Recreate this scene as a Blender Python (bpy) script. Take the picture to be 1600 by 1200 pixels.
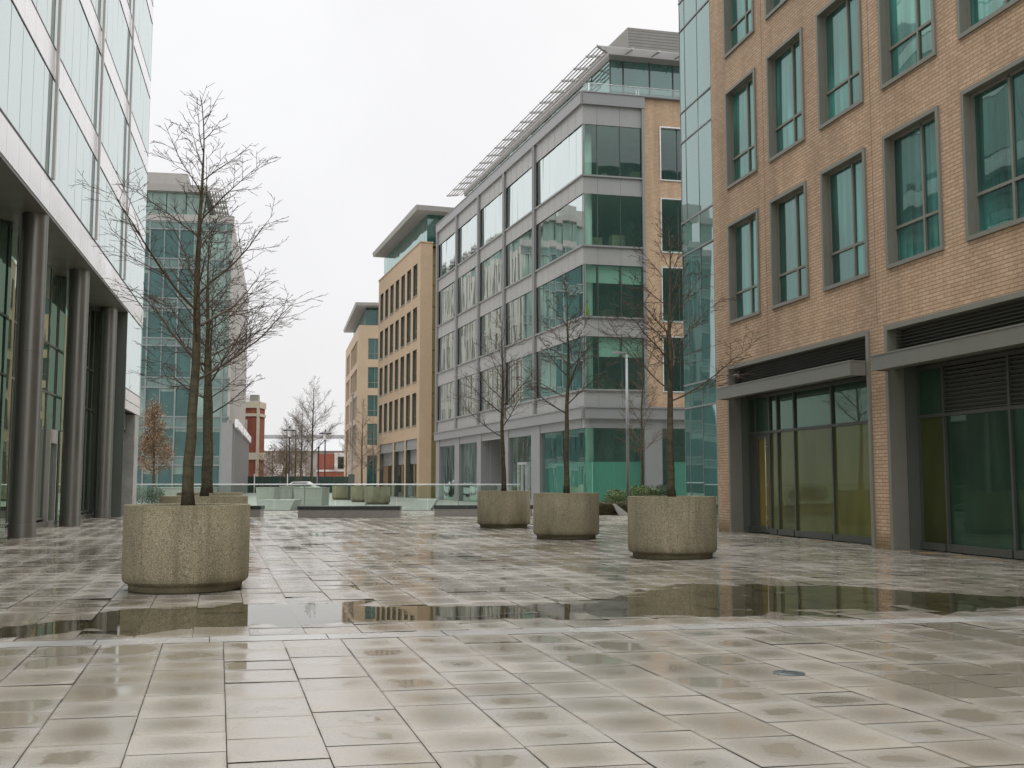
import bpy, math, random
from mathutils import Vector, Matrix, noise as mnoise
D = bpy.data
SC = bpy.context.scene
for o in list(D.objects):
    D.objects.remove(o, do_unlink=True)
COL = SC.collection
rad = math.radians

# ------------------------------------------------------------------ camera
cd = D.cameras.new('camera'); cam = D.objects.new('camera', cd); COL.objects.link(cam)
cam.location = (0, 0, 1.35); cam.rotation_euler = (rad(90 + 5.364), 0, 0)
cd.sensor_width = 36.0; cd.lens = 36.9; cd.clip_start = 0.05; cd.clip_end = 3000
SC.camera = cam

# ------------------------------------------------------------------ sky (overcast) and sun
SUN_EL, SUN_AZ = rad(42), rad(25)
w = D.worlds.new("World"); SC.world = w; w.use_nodes = True
nt = w.node_tree; nt.nodes.clear()
out = nt.nodes.new('ShaderNodeOutputWorld'); bg = nt.nodes.new('ShaderNodeBackground')
sky = nt.nodes.new('ShaderNodeTexSky'); sky.sky_type = 'NISHITA'; sky.sun_disc = False
sky.sun_elevation = SUN_EL; sky.sun_rotation = SUN_AZ; sky.dust_density = 4.0
geo = nt.nodes.new('ShaderNodeTexCoord'); sep = nt.nodes.new('ShaderNodeSeparateXYZ')
ramp = nt.nodes.new('ShaderNodeValToRGB')
e = ramp.color_ramp.elements
e[0].position = 0.0; e[0].color = (0.252, 0.251, 0.255, 1)
e[1].position = 1.0; e[1].color = (1.20, 1.215, 1.235, 1)
for p, c in ((0.05, (0.258, 0.257, 0.261, 1)), (0.45, (0.263, 0.263, 0.267, 1)), (0.60, (0.46, 0.465, 0.473, 1))):
    k = e.new(p); k.color = c
cl = nt.nodes.new('ShaderNodeTexNoise'); cl.inputs['Scale'].default_value = 2.2; cl.inputs['Detail'].default_value = 4
cmap = nt.nodes.new('ShaderNodeMapRange'); cmap.inputs[1].default_value = 0.3; cmap.inputs[2].default_value = 0.7; cmap.inputs[3].default_value = 0.91; cmap.inputs[4].default_value = 1.05
sc1 = nt.nodes.new('ShaderNodeVectorMath'); sc1.operation = 'SCALE'
sc2 = nt.nodes.new('ShaderNodeVectorMath'); sc2.operation = 'SCALE'; sc2.inputs['Scale'].default_value = 30.0
mix = nt.nodes.new('ShaderNodeMixRGB'); mix.inputs[0].default_value = 0.05
L = nt.links.new
L(geo.outputs['Generated'], sep.inputs[0]); L(sep.outputs['Z'], ramp.inputs[0])
L(geo.outputs['Generated'], cl.inputs['Vector']); L(cl.outputs['Fac'], cmap.inputs[0])
L(ramp.outputs[0], sc1.inputs[0]); L(cmap.outputs[0], sc1.inputs['Scale'])
L(sc1.outputs[0], sc2.inputs[0]); L(sc2.outputs[0], mix.inputs[1]); L(sky.outputs[0], mix.inputs[2])
L(mix.outputs[0], bg.inputs['Color']); bg.inputs['Strength'].default_value = 0.1
L(bg.outputs[0], out.inputs[0])
sd = D.lights.new('sun', 'SUN'); sd.energy = 0.6; sd.angle = rad(40); sd.color = (1, 0.97, 0.93)
sun = D.objects.new('sun', sd); COL.objects.link(sun)
sun.rotation_euler = (rad(90) - SUN_EL, 0, rad(180) - SUN_AZ)
SC.view_settings.view_transform = 'Standard'; SC.view_settings.look = 'None'
SC.view_settings.exposure = 0.27; SC.view_settings.gamma = 1.0
SC.view_settings.use_curve_mapping = False
SC.cycles.max_bounces = 8; SC.cycles.transparent_max_bounces = 16; SC.cycles.glossy_bounces = 5
SC.cycles.caustics_reflective = False; SC.cycles.caustics_refractive = False

# ------------------------------------------------------------------ materials
class NT:
    def __init__(s, name):
        s.m = D.materials.new(name); s.m.use_nodes = True; s.t = s.m.node_tree; s.t.nodes.clear()
        s.out = s.n('ShaderNodeOutputMaterial')
    def n(s, ty, **kw):
        nd = s.t.nodes.new(ty)
        for k, v in kw.items(): setattr(nd, k, v)
        return nd
    def l(s, a, b): s.t.links.new(a, b)
    def math(s, op, a, b=None, c=None, clamp=False):
        nd = s.n('ShaderNodeMath', operation=op); nd.use_clamp = clamp
        for i, v in enumerate((a, b, c)):
            if v is None: continue
            if hasattr(v, 'links'): s.l(v, nd.inputs[i])
            else: nd.inputs[i].default_value = v
        return nd.outputs[0]
    def noise(s, vec, scale, detail=4, rough=0.55, dist=0.0):
        nd = s.n('ShaderNodeTexNoise'); nd.inputs['Scale'].default_value = scale
        nd.inputs['Detail'].default_value = detail; nd.inputs['Roughness'].default_value = rough
        nd.inputs['Distortion'].default_value = dist
        if vec is not None: s.l(vec, nd.inputs['Vector'])
        return nd.outputs['Fac']
    def rng(s, v, a, b, c, d, smooth=False):
        nd = s.n('ShaderNodeMapRange')
        if smooth: nd.interpolation_type = 'SMOOTHSTEP'
        s.l(v, nd.inputs[0])
        for i, x in enumerate((a, b, c, d)): nd.inputs[i + 1].default_value = x
        return nd.outputs[0]
    def mix(s, f, a, b, blend='MIX'):
        nd = s.n('ShaderNodeMixRGB', blend_type=blend)
        for i, v in enumerate((f, a, b)):
            if hasattr(v, 'links'): s.l(v, nd.inputs[i])
            elif i == 0: nd.inputs[0].default_value = v
            else: nd.inputs[i].default_value = (*v, 1)
        return nd.outputs[0]
    def pos(s, sc=(1, 1, 1)):
        g = s.n('ShaderNodeNewGeometry')
        if sc == (1, 1, 1): return g.outputs['Position']
        v = s.n('ShaderNodeVectorMath', operation='MULTIPLY'); s.l(g.outputs['Position'], v.inputs[0]); v.inputs[1].default_value = sc
        return v.outputs[0]
    def objc(s):
        return s.n('ShaderNodeTexCoord').outputs['Object']
    def uv(s): return s.n('ShaderNodeTexCoord').outputs['UV']
    def bsdf(s, col, rough=0.6, metal=0.0, bump=None, bs=0.2, bd=0.01, spec=0.5):
        p = s.n('ShaderNodeBsdfPrincipled')
        for key, v in (('Base Color', col), ('Roughness', rough), ('Metallic', metal), ('Specular IOR Level', spec)):
            if hasattr(v, 'links'): s.l(v, p.inputs[key])
            elif key == 'Base Color': p.inputs[key].default_value = (*v, 1)
            else: p.inputs[key].default_value = v
        if bump is not None:
            b = s.n('ShaderNodeBump'); b.inputs['Strength'].default_value = bs; b.inputs['Distance'].default_value = bd
            s.l(bump, b.inputs['Height']); s.l(b.outputs[0], p.inputs['Normal'])
        s.l(p.outputs[0], s.out.inputs[0]); s.p = p
        return s.m

M = {}
def mk(name, col, rough=0.5, metal=0.0, var=0.12, scale=1.5, bump=0.0, bscale=40, streak=False, spec=0.5):
    t = NT(name); ps = t.pos((1, 1, 0.15)) if streak else t.pos()
    n1 = t.noise(ps, scale, 5, 0.6); n2 = t.noise(t.pos(), scale * 9, 3)
    v = t.math('ADD', t.rng(n1, 0.25, 0.75, 1 - var, 1 + var), t.rng(n2, 0.3, 0.7, -var * 0.4, var * 0.4))
    c = t.mix(1.0, col, v, 'MULTIPLY')
    r = t.rng(n1, 0.3, 0.7, max(rough - 0.08, 0.02), min(rough + 0.08, 1))
    M[name] = t.bsdf(c, r, metal, t.noise(t.pos(), bscale, 3) if bump else None, bump, 0.01, spec)
    return M[name]

def mk_brick(name, c1, c2, mortar, bw=0.225, bh=0.075, ms=0.009, spec=0.3, hm=(0.20, 0.125, 0.07)):
    t = NT(name); uv = t.uv()
    br = t.n('ShaderNodeTexBrick'); t.l(uv, br.inputs['Vector'])
    br.inputs['Scale'].default_value = 1.0; br.inputs['Brick Width'].default_value = bw; br.inputs['Row Height'].default_value = bh
    br.inputs['Mortar Size'].default_value = ms; br.inputs['Mortar Smooth'].default_value = 0.2; br.inputs['Bias'].default_value = -0.1
    br.inputs['Color1'].default_value = (*c1, 1); br.inputs['Color2'].default_value = (*c2, 1); br.inputs['Mortar'].default_value = (*mortar, 1)
    stain = t.math('MULTIPLY', t.rng(t.noise(t.pos((1, 1, 0.25)), 0.55, 6, 0.65), 0.3, 0.7, 0.80, 1.12), t.rng(t.noise(t.pos((1, 1, 0.06)), 2.2, 4, 0.6), 0.35, 0.7, 1.06, 0.86))
    fine = t.rng(t.noise(t.pos(), 14, 4), 0.3, 0.7, 0.9, 1.1)
    su = t.n('ShaderNodeSeparateXYZ'); t.l(uv, su.inputs[0])
    fr_ = t.math('FRACT', t.math('DIVIDE', su.outputs[1], bh)); hj = t.math('MAXIMUM', t.rng(fr_, 0.0, 0.11, 1, 0, True), t.rng(fr_, 0.93, 1.0, 0, 1, True))
    cj = t.mix(hj, br.outputs['Color'], hm)
    c = t.mix(1.0, cj, stain, 'MULTIPLY'); c = t.mix(1.0, c, fine, 'MULTIPLY')
    # damp green staining just above the pavement
    z = t.n('ShaderNodeSeparateXYZ'); t.l(t.pos(), z.inputs[0])
    damp = t.math('MULTIPLY', t.rng(t.math('ADD', z.outputs[2], t.math('MULTIPLY', t.noise(t.pos(), 6, 3), 0.25)), 0.2, 0.55, 1, 0), 0.7)
    c = t.mix(damp, c, (0.13, 0.10, 0.035))
    M[name] = t.bsdf(c, 0.82, 0, t.math('SUBTRACT', 1.0, br.outputs['Fac']), 0.6, 0.012, spec)

def mk_glass(name, base, tint, r0=0.2, wob=0.02, wscale=0.8, base_rough=0.3, pw=4.0, through=None, drape=0):
    """coated glazing: a mirror-like coat over a dark (or transparent, tinted) body"""
    t = NT(name)
    lw = t.n('ShaderNodeLayerWeight'); lw.inputs[0].default_value = 0.5
    f = t.math('POWER', lw.outputs['Facing'], pw)
    f = t.math('MULTIPLY_ADD', f, 0.92 - r0, r0, clamp=True)
    gl = t.n('ShaderNodeBsdfGlossy'); gl.inputs['Roughness'].default_value = 0.015; gl.inputs['Color'].default_value = (*tint, 1)
    b = t.n('ShaderNodeBump'); b.inputs['Strength'].default_value = 1.0; b.inputs['Distance'].default_value = wob
    t.l(t.noise(t.pos((1, 1, 0.35)), wscale, 1.5, 0.4), b.inputs['Height']); t.l(b.outputs[0], gl.inputs['Normal'])
    if through:
        bd = t.n('ShaderNodeBsdfTransparent'); bd.inputs['Color'].default_value = (*through, 1); body = bd.outputs[0]
    else:
        p = t.n('ShaderNodeBsdfPrincipled'); p.inputs['Roughness'].default_value = base_rough; p.inputs['Specular IOR Level'].default_value = 0.2
        c = t.mix(1.0, base, t.rng(t.noise(t.pos((1.3, 1.3, 0.5)), 0.7, 3), 0.3, 0.7, 0.6, 1.4), 'MULTIPLY')
        if drape: c = t.mix(1.0, c, t.math('MULTIPLY', t.rng(t.noise(t.pos((4.5, 4.5, 0.12)), 1.0, 3, 0.7), 0.4, 0.62, 0.5, 2.0), t.rng(t.noise(t.pos((.5, .5, .4)), 1.0, 1), 0.4, 0.6, 0.5, 1.9)), 'MULTIPLY')
        t.l(c, p.inputs['Base Color']); body = p.outputs[0]
    mx = t.n('ShaderNodeMixShader'); t.l(f, mx.inputs[0]); t.l(body, mx.inputs[1]); t.l(gl.outputs[0], mx.inputs[2])
    t.l(mx.outputs[0], t.out.inputs[0]); M[name] = t.m

mk_brick('buff_brick', (0.60, 0.43, 0.295), (0.50, 0.345, 0.225), (0.38, 0.26, 0.165))
mk_brick('far_brick', (0.64, 0.45, 0.31), (0.56, 0.385, 0.25), (0.42, 0.29, 0.18), hm=(0.32, 0.21, 0.13))
mk_brick('red_brick', (0.36, 0.095, 0.06), (0.29, 0.07, 0.045), (0.28, 0.17, 0.13))
mk('sandstone', (0.415, 0.305, 0.20), 0.8, var=0.07, scale=0.5, bump=0.1)
mk('pale_sandstone', (0.445, 0.34, 0.235), 0.8, var=0.07, scale=0.4, bump=0.1)
mk('olive_panel', (0.20, 0.165, 0.06), 0.45, var=0.08)
mk('grey_cladding', (0.33, 0.325, 0.31), 0.45, var=0.06, scale=0.4, streak=True)
mk('teal_metal', (0.20, 0.235, 0.225), 0.4, var=0.05)
mk('grey_trim', (0.26, 0.26, 0.255), 0.4, var=0.05)
mk('frame_grey', (0.20, 0.20, 0.165), 0.45, var=0.08)
mk('canopy_metal', (0.175, 0.175, 0.15), 0.38, var=0.07, streak=True)
mk('dark_frame', (0.075, 0.08, 0.068), 0.4, var=0.08)
mk('louvre_dark', (0.085, 0.09, 0.075), 0.5, var=0.1)
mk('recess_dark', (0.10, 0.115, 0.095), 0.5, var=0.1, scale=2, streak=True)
mk('white_panel', (0.86, 0.845, 0.845), 0.24, 0.35, var=0.025, scale=0.6)
mk('soffit', (0.16, 0.16, 0.14), 0.45, var=0.06)
mk('fin_metal', (0.50, 0.48, 0.45), 0.38, 0.4, var=0.06)
mk('bright_metal', (0.62, 0.62, 0.61), 0.3, 0.6, var=0.05)
mk('steel_column', (0.24, 0.228, 0.205), 0.34, 0.75, var=0.05, scale=0.5)
mk('lobby_metal', (0.22, 0.21, 0.19), 0.38, 0.4, var=0.06)
mk('silver_louvre', (0.62, 0.60, 0.59), 0.4, 0.2, var=0.05)
mk('roof_grey', (0.33, 0.315, 0.295), 0.55, var=0.08)
mk('concrete_smooth', (0.40, 0.39, 0.36), 0.7, var=0.12, scale=1.2, bump=0.15)
mk('pale_stone', (0.46, 0.465, 0.42), 0.6, var=0.1, scale=1.0, bump=0.1)
mk('wet_granite', (0.29, 0.275, 0.25), 0.35, var=0.15, scale=3.0, bump=0.1, bscale=60)
mk('black_granite', (0.035, 0.042, 0.04), 0.22, var=0.2, scale=4.0)
mk('stone_wall', (0.34, 0.335, 0.31), 0.75, var=0.25, scale=1.5, bump=0.2)
mk('soil', (0.05, 0.038, 0.025), 0.9, var=0.3, scale=6, bump=0.6)
mk('lamp_grey', (0.27, 0.27, 0.265), 0.4, 0.3, var=0.05)
mk('lamp_black', (0.025, 0.025, 0.026), 0.4, var=0.1)
mk('hoarding_green', (0.018, 0.045, 0.032), 0.6, var=0.15)
mk('white_paint', (0.75, 0.75, 0.74), 0.35, var=0.04)
mk('side_metal', (0.40, 0.375, 0.35), 0.5, var=0.08)
mk('warehouse_wall', (0.34, 0.31, 0.285), 0.8, var=0.1)
mk('warehouse_roof', (0.33, 0.33, 0.33), 0.6, var=0.06)
mk('cream_stone', (0.58, 0.52, 0.41), 0.75, var=0.08)
mk('joint_sealant', (0.20, 0.145, 0.095), 0.8)
mk('rubber', (0.02, 0.02, 0.02), 0.7, var=0.1)
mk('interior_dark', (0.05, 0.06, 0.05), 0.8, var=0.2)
mk('interior_wall', (0.34, 0.34, 0.29), 0.8, var=0.4, scale=0.6)
mk('interior_floor', (0.50, 0.50, 0.46), 0.7, var=0.1)
mk('interior_column', (0.62, 0.66, 0.60), 0.6, var=0.05)
mk('blind', (0.62, 0.70, 0.62), 0.8, var=0.06, streak=True)
mk('film', (0.20, 0.42, 0.34), 0.6, var=0.06)
mk('office_furniture', (0.32, 0.26, 0.17), 0.6, var=0.5, scale=1.2)
mk('yellow_fabric', (0.55, 0.50, 0.04), 0.8, var=0.2)
mk_glass('window_glass', (0.014, 0.072, 0.062), (0.55, 0.86, 0.78), 0.17, 0.014, 0.8, drape=1)
mk_glass('shop_glass', (0.115, 0.115, 0.028), (0.40, 0.55, 0.36), 0.05, 0.004, 0.6, pw=5)
mk_glass('shop_glass_dark', (0.02, 0.05, 0.028), (0.45, 0.70, 0.55), 0.09, 0.006, 0.6)
mk_glass('shop_glass_olive', (0.055, 0.06, 0.018), (0.42, 0.6, 0.42), 0.06, 0.005, 0.6)
mk_glass('door_glass', (0.20, 0.16, 0.03), (0.6, 0.7, 0.45), 0.05, 0.003, 0.6)
mk_glass('curtain_glass', (0.06, 0.12, 0.11), (0.84, 0.915, 0.895), 0.26, 0.003, 0.5, pw=1.35)
mk_glass('tower_glass', (0.012, 0.085, 0.072), (0.70, 0.87, 0.83), 0.22, 0.009, 0.6, pw=2.8)
mk_glass('lobby_glass', (0.006, 0.022, 0.016), (0.66, 0.80, 0.68), 0.34, 0.006, 0.6, pw=2.2)
mk_glass('office_glass', None, (0.74, 0.91, 0.87), 0.09, 0.010, 0.8, pw=1.2, through=(0.70, 0.92, 0.83))
mk_glass('street_glass', None, (0.90, 0.985, 0.96), 0.50, 0.004, 0.7, pw=0.6, through=(0.50, 0.76, 0.66))
mk_glass('teal_glass', (0.014, 0.058, 0.054), (0.50, 0.72, 0.68), 0.12, 0.006, 0.6)
mk_glass('pale_teal_glass', (0.17, 0.245, 0.21), (0.72, 0.86, 0.80), 0.10, 0.006, 0.6)
mk_glass('spandrel_glass', (0.075, 0.13, 0.115), (0.68, 0.82, 0.78), 0.12, 0.006, 0.6)
mk_glass('slot_glass', (0.03, 0.04, 0.028), (0.42, 0.48, 0.40), 0.06, 0.006, 0.6)
mk_glass('rail_glass', None, (0.75, 0.92, 0.86), 0.07, 0.001, 0.6, pw=4.0, through=(0.84, 0.90, 0.86))
mk_glass('roof_rail_glass', None, (0.85, 0.95, 0.92), 0.22, 0.001, 0.6, pw=4.0, through=(0.70, 0.82, 0.78))

def mk_aggregate():
    t = NT('exposed_aggregate'); oc = t.pos()
    v = t.n('ShaderNodeTexVoronoi'); v.inputs['Scale'].default_value = 100; t.l(oc, v.inputs['Vector'])
    hs = t.n('ShaderNodeSeparateColor'); t.l(v.outputs['Color'], hs.inputs[0])
    n1 = t.noise(oc, 45, 4, 0.7); n2 = t.noise(t.pos((1, 1, 0.3)), 2.3, 5, 0.65); n3 = t.noise(oc, 190, 2)
    r = t.n('ShaderNodeValToRGB'); t.l(hs.outputs[0], r.inputs[0]); el = r.color_ramp.elements
    el[0].position = 0; el[0].color = (0.12, 0.102, 0.06, 1); el[1].position = 1; el[1].color = (0.46, 0.42, 0.315, 1)
    k = el.new(0.35); k.color = (0.27, 0.232, 0.135, 1)
    c = t.mix(t.rng(n3, 0.35, 0.65, 0, 0.5), r.outputs[0], (0.33, 0.285, 0.18))
    pit = t.rng(n1, 0.60, 0.68, 0, 0.75); c = t.mix(pit, c, (0.06, 0.052, 0.03))
    c = t.mix(1.0, c, t.rng(n2, 0.25, 0.75, 0.66, 1.22), 'MULTIPLY')
    run = t.noise(t.pos((1, 1, 0.05)), 7, 4, 0.6); c = t.mix(t.rng(run, 0.55, 0.72, 0, 0.45), c, (0.12, 0.108, 0.06))
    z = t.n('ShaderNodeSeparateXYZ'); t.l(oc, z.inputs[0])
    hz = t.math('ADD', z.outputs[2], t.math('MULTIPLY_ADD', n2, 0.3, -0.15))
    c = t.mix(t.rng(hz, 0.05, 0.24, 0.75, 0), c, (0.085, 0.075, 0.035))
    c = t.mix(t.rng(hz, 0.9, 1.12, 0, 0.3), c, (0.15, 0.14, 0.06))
    M['exposed_aggregate'] = t.bsdf(c, 0.8, 0, t.math('ADD', v.outputs['Distance'], n1), 0.55, 0.012)
mk_aggregate()

def mk_bark(name, a, b, rough=0.85):
    t = NT(name); n1 = t.noise(t.pos((1, 1, 0.6)), 16, 5, 0.7); n2 = t.noise(t.pos(), 2.5, 3)
    c = t.mix(t.rng(n1, 0.35, 0.65, 0, 1), a, b); c = t.mix(t.math('MULTIPLY', t.rng(n2, 0.45, 0.65, 0, 1), 0.5), c, (0.10, 0.095, 0.045))
    ring = t.n('ShaderNodeTexWave'); ring.bands_direction = 'Z'; ring.inputs['Scale'].default_value = 1.9; ring.inputs['Distortion'].default_value = 4
    ring.inputs['Detail Scale'].default_value = 1.5; t.l(t.pos(), ring.inputs['Vector'])
    c = t.mix(t.rng(ring.outputs['Fac'], 0.8, 1.0, 0, 0.45), c, (0.025, 0.02, 0.013))
    M[name] = t.bsdf(c, rough, 0, n1, 0.6, 0.01)
mk_bark('bark', (0.045, 0.036, 0.021), (0.105, 0.09, 0.05))
mk_bark('twig_bark', (0.06, 0.036, 0.027), (0.095, 0.065, 0.045))
mk_bark('far_twig', (0.13, 0.09, 0.062), (0.19, 0.14, 0.10))

def mk_leaf(name, a, b):
    t = NT(name); oi = t.noise(t.pos(), 3.5, 3); n2 = t.noise(t.pos(), 40, 2)
    c = t.mix(t.rng(oi, 0.35, 0.65, 0, 1), a, b); c = t.mix(1.0, c, t.rng(n2, 0.3, 0.7, 0.6, 1.4), 'MULTIPLY')
    M[name] = t.bsdf(c, 0.6)
mk_leaf('green_leaf', (0.045, 0.085, 0.018), (0.14, 0.18, 0.035))
mk_leaf('dark_leaf', (0.018, 0.045, 0.014), (0.05, 0.085, 0.022))
mk_leaf('brown_leaf', (0.16, 0.09, 0.045), (0.27, 0.17, 0.085))
mk_leaf('hedge_leaf', (0.06, 0.062, 0.02), (0.12, 0.10, 0.04))

def mk_slab():
    t = NT('wet_slab'); ps = t.pos(); uv = t.uv()
    at = t.n('ShaderNodeAttribute', attribute_name='slab'); sp = t.n('ShaderNodeSeparateColor'); t.l(at.outputs['Color'], sp.inputs[0])
    r1, r2, r3 = sp.outputs[0], sp.outputs[1], sp.outputs[2]; near = at.outputs['Alpha']
    u = t.n('ShaderNodeSeparateXYZ'); t.l(uv, u.inputs[0])
    du = t.math('MULTIPLY', t.math('SUBTRACT', u.outputs[0], 0.5), 2.0); dv = t.math('MULTIPLY', t.math('SUBTRACT', u.outputs[1], 0.5), 2.0)
    rr = t.math('SQRT', t.math('ADD', t.math('MULTIPLY', du, du), t.math('MULTIPLY', dv, dv)))   # 0 in the dished middle of a slab
    big = t.noise(ps, 0.35, 4, 0.6); med = t.noise(ps, 2.6, 5, 0.6, 0.4); fine = t.noise(ps, 60, 3, 0.7)
    # stone colour
    c = t.mix(r1, (0.372, 0.337, 0.292), (0.33, 0.296, 0.253))
    edge = t.rng(t.math('MAXIMUM', t.math('ABSOLUTE', du), t.math('ABSOLUTE', dv)), 0.90, 1.0, 0, 1, True)
    speck = t.rng(t.noise(ps, 160, 2, 0.6), 0.60, 0.72, 0, 0.35)
    c = t.mix(t.math('MULTIPLY', r2, 0.45), c, (0.275, 0.27, 0.252))
    c = t.mix(t.math('MULTIPLY', t.rng(med, 0.45, 0.7, 0, 1), 0.35), c, (0.36, 0.305, 0.215))
    c = t.mix(1.0, c, t.rng(fine, 0.3, 0.7, 0.86, 1.14), 'MULTIPLY')
    c = t.mix(t.math('MULTIPLY', edge, t.rng(med, 0.35, 0.65, 0.05, 0.45)), c, (0.15, 0.13, 0.10)); c = t.mix(speck, c, (0.14, 0.12, 0.10))
    # dampness: a film that darkens and smooths the stone
    ragged = t.math('MULTIPLY_ADD', t.noise(ps, 6, 5, 0.6, 0.8), 1.0, -0.5)
    ragg2 = t.math('MULTIPLY_ADD', t.noise(ps, 3.0, 3, 0.5), 0.8, -0.4)
    base = t.math('ADD', t.math('MULTIPLY_ADD', big, 3.0, -1.48), t.math('MULTIPLY_ADD', r3, 0.5, -0.36))
    rr = t.math('SQRT', t.math('ADD', t.math('POWER', t.math('ABSOLUTE', du), 2.6), t.math('POWER', t.math('ABSOLUTE', dv), 2.6)))
    dish = t.math('SUBTRACT', 0.80, rr)
    w0 = t.math('ADD', t.math('ADD', base, t.math('MULTIPLY', dish, 0.8)), t.math('MULTIPLY', near, 1.1))
    wet = t.math('ADD', w0, ragged); wetS = t.math('ADD', w0, ragg2)
    damp = t.rng(wetS, -0.8, 0.3, 0, 1, True); pool = t.rng(wet, 0.12, 0.2, 0, 1, True)
    sharp = t.math('GREATER_THAN', r2, 0.66)      # some slabs hold soft damp patches, some crisp pools
    soft = t.rng(wetS, -0.05, 0.95, 0, 1, True)
    pl = t.math('MAXIMUM', t.math('MULTIPLY', pool, sharp), t.math('MULTIPLY', soft, 0.95))
    c = t.mix(t.math('MULTIPLY', damp, 0.30), c, (0.21, 0.177, 0.128))
    c = t.mix(t.math('MULTIPLY', pl, 0.40), c, (0.15, 0.122, 0.07))
    ro = t.math('MULTIPLY_ADD', pl, -0.15, t.rng(damp, 0, 1, 0.40, 0.17))
    ro = t.math('MAXIMUM', ro, 0.055)
    bm = t.math('MULTIPLY', t.math('ADD', t.math('MULTIPLY', fine, 0.5), med), t.math('SUBTRACT', 1.0, pl))
    M['wet_slab'] = t.bsdf(c, ro, 0, bm, 0.10, 0.01, 0.5)
    t.p.inputs['IOR'].default_value = 1.5
mk_slab()
mk('joint_dirt', (0.13, 0.112, 0.088), 0.85, var=0.2, scale=3)
mk('drain_stone', (0.37, 0.355, 0.33), 0.26, var=0.14, scale=1.2)
mk('far_paving', (0.38, 0.365, 0.335), 0.34, var=0.12, scale=0.6)
mk('cast_iron', (0.12, 0.14, 0.14), 0.35, 0.6, var=0.15, scale=8)
def mk_water():
    t = NT('puddle_water'); f = t.n('ShaderNodeFresnel'); f.inputs[0].default_value = 1.46
    g = t.n('ShaderNodeBsdfGlossy'); g.inputs['Roughness'].default_value = 0.0; g.inputs['Color'].default_value = (0.97, 0.98, 0.97, 1)
    b = t.n('ShaderNodeBump'); b.inputs['Strength'].default_value = 1; b.inputs['Distance'].default_value = 0.0006
    t.l(t.noise(t.pos(), 3.0, 2), b.inputs['Height']); t.l(b.outputs[0], g.inputs['Normal'])
    tr = t.n('ShaderNodeBsdfTransparent'); tr.inputs['Color'].default_value = (0.68, 0.66, 0.56, 1)
    mx = t.n('ShaderNodeMixShader'); t.l(f.outputs[0], mx.inputs[0]); t.l(tr.outputs[0], mx.inputs[1]); t.l(g.outputs[0], mx.inputs[2])
    t.l(mx.outputs[0], t.out.inputs[0]); M['puddle_water'] = t.m
mk_water()

# ------------------------------------------------------------------ helpers
class Fac:
    """a facade plane: s runs along it, z up, d outwards"""
    def __init__(f, ox, oy, dx, dy, nx, ny):
        l = math.hypot(dx, dy); f.o = Vector((ox, oy, 0)); f.s = Vector((dx / l, dy / l, 0))
        n = Vector((-f.s.y, f.s.x, 0))
        f.n = n if n.x * nx + n.y * ny > 0 else -n
    def p(f, s, z, d=0.0): return f.o + f.s * s + f.n * d + Vector((0, 0, z))

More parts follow.
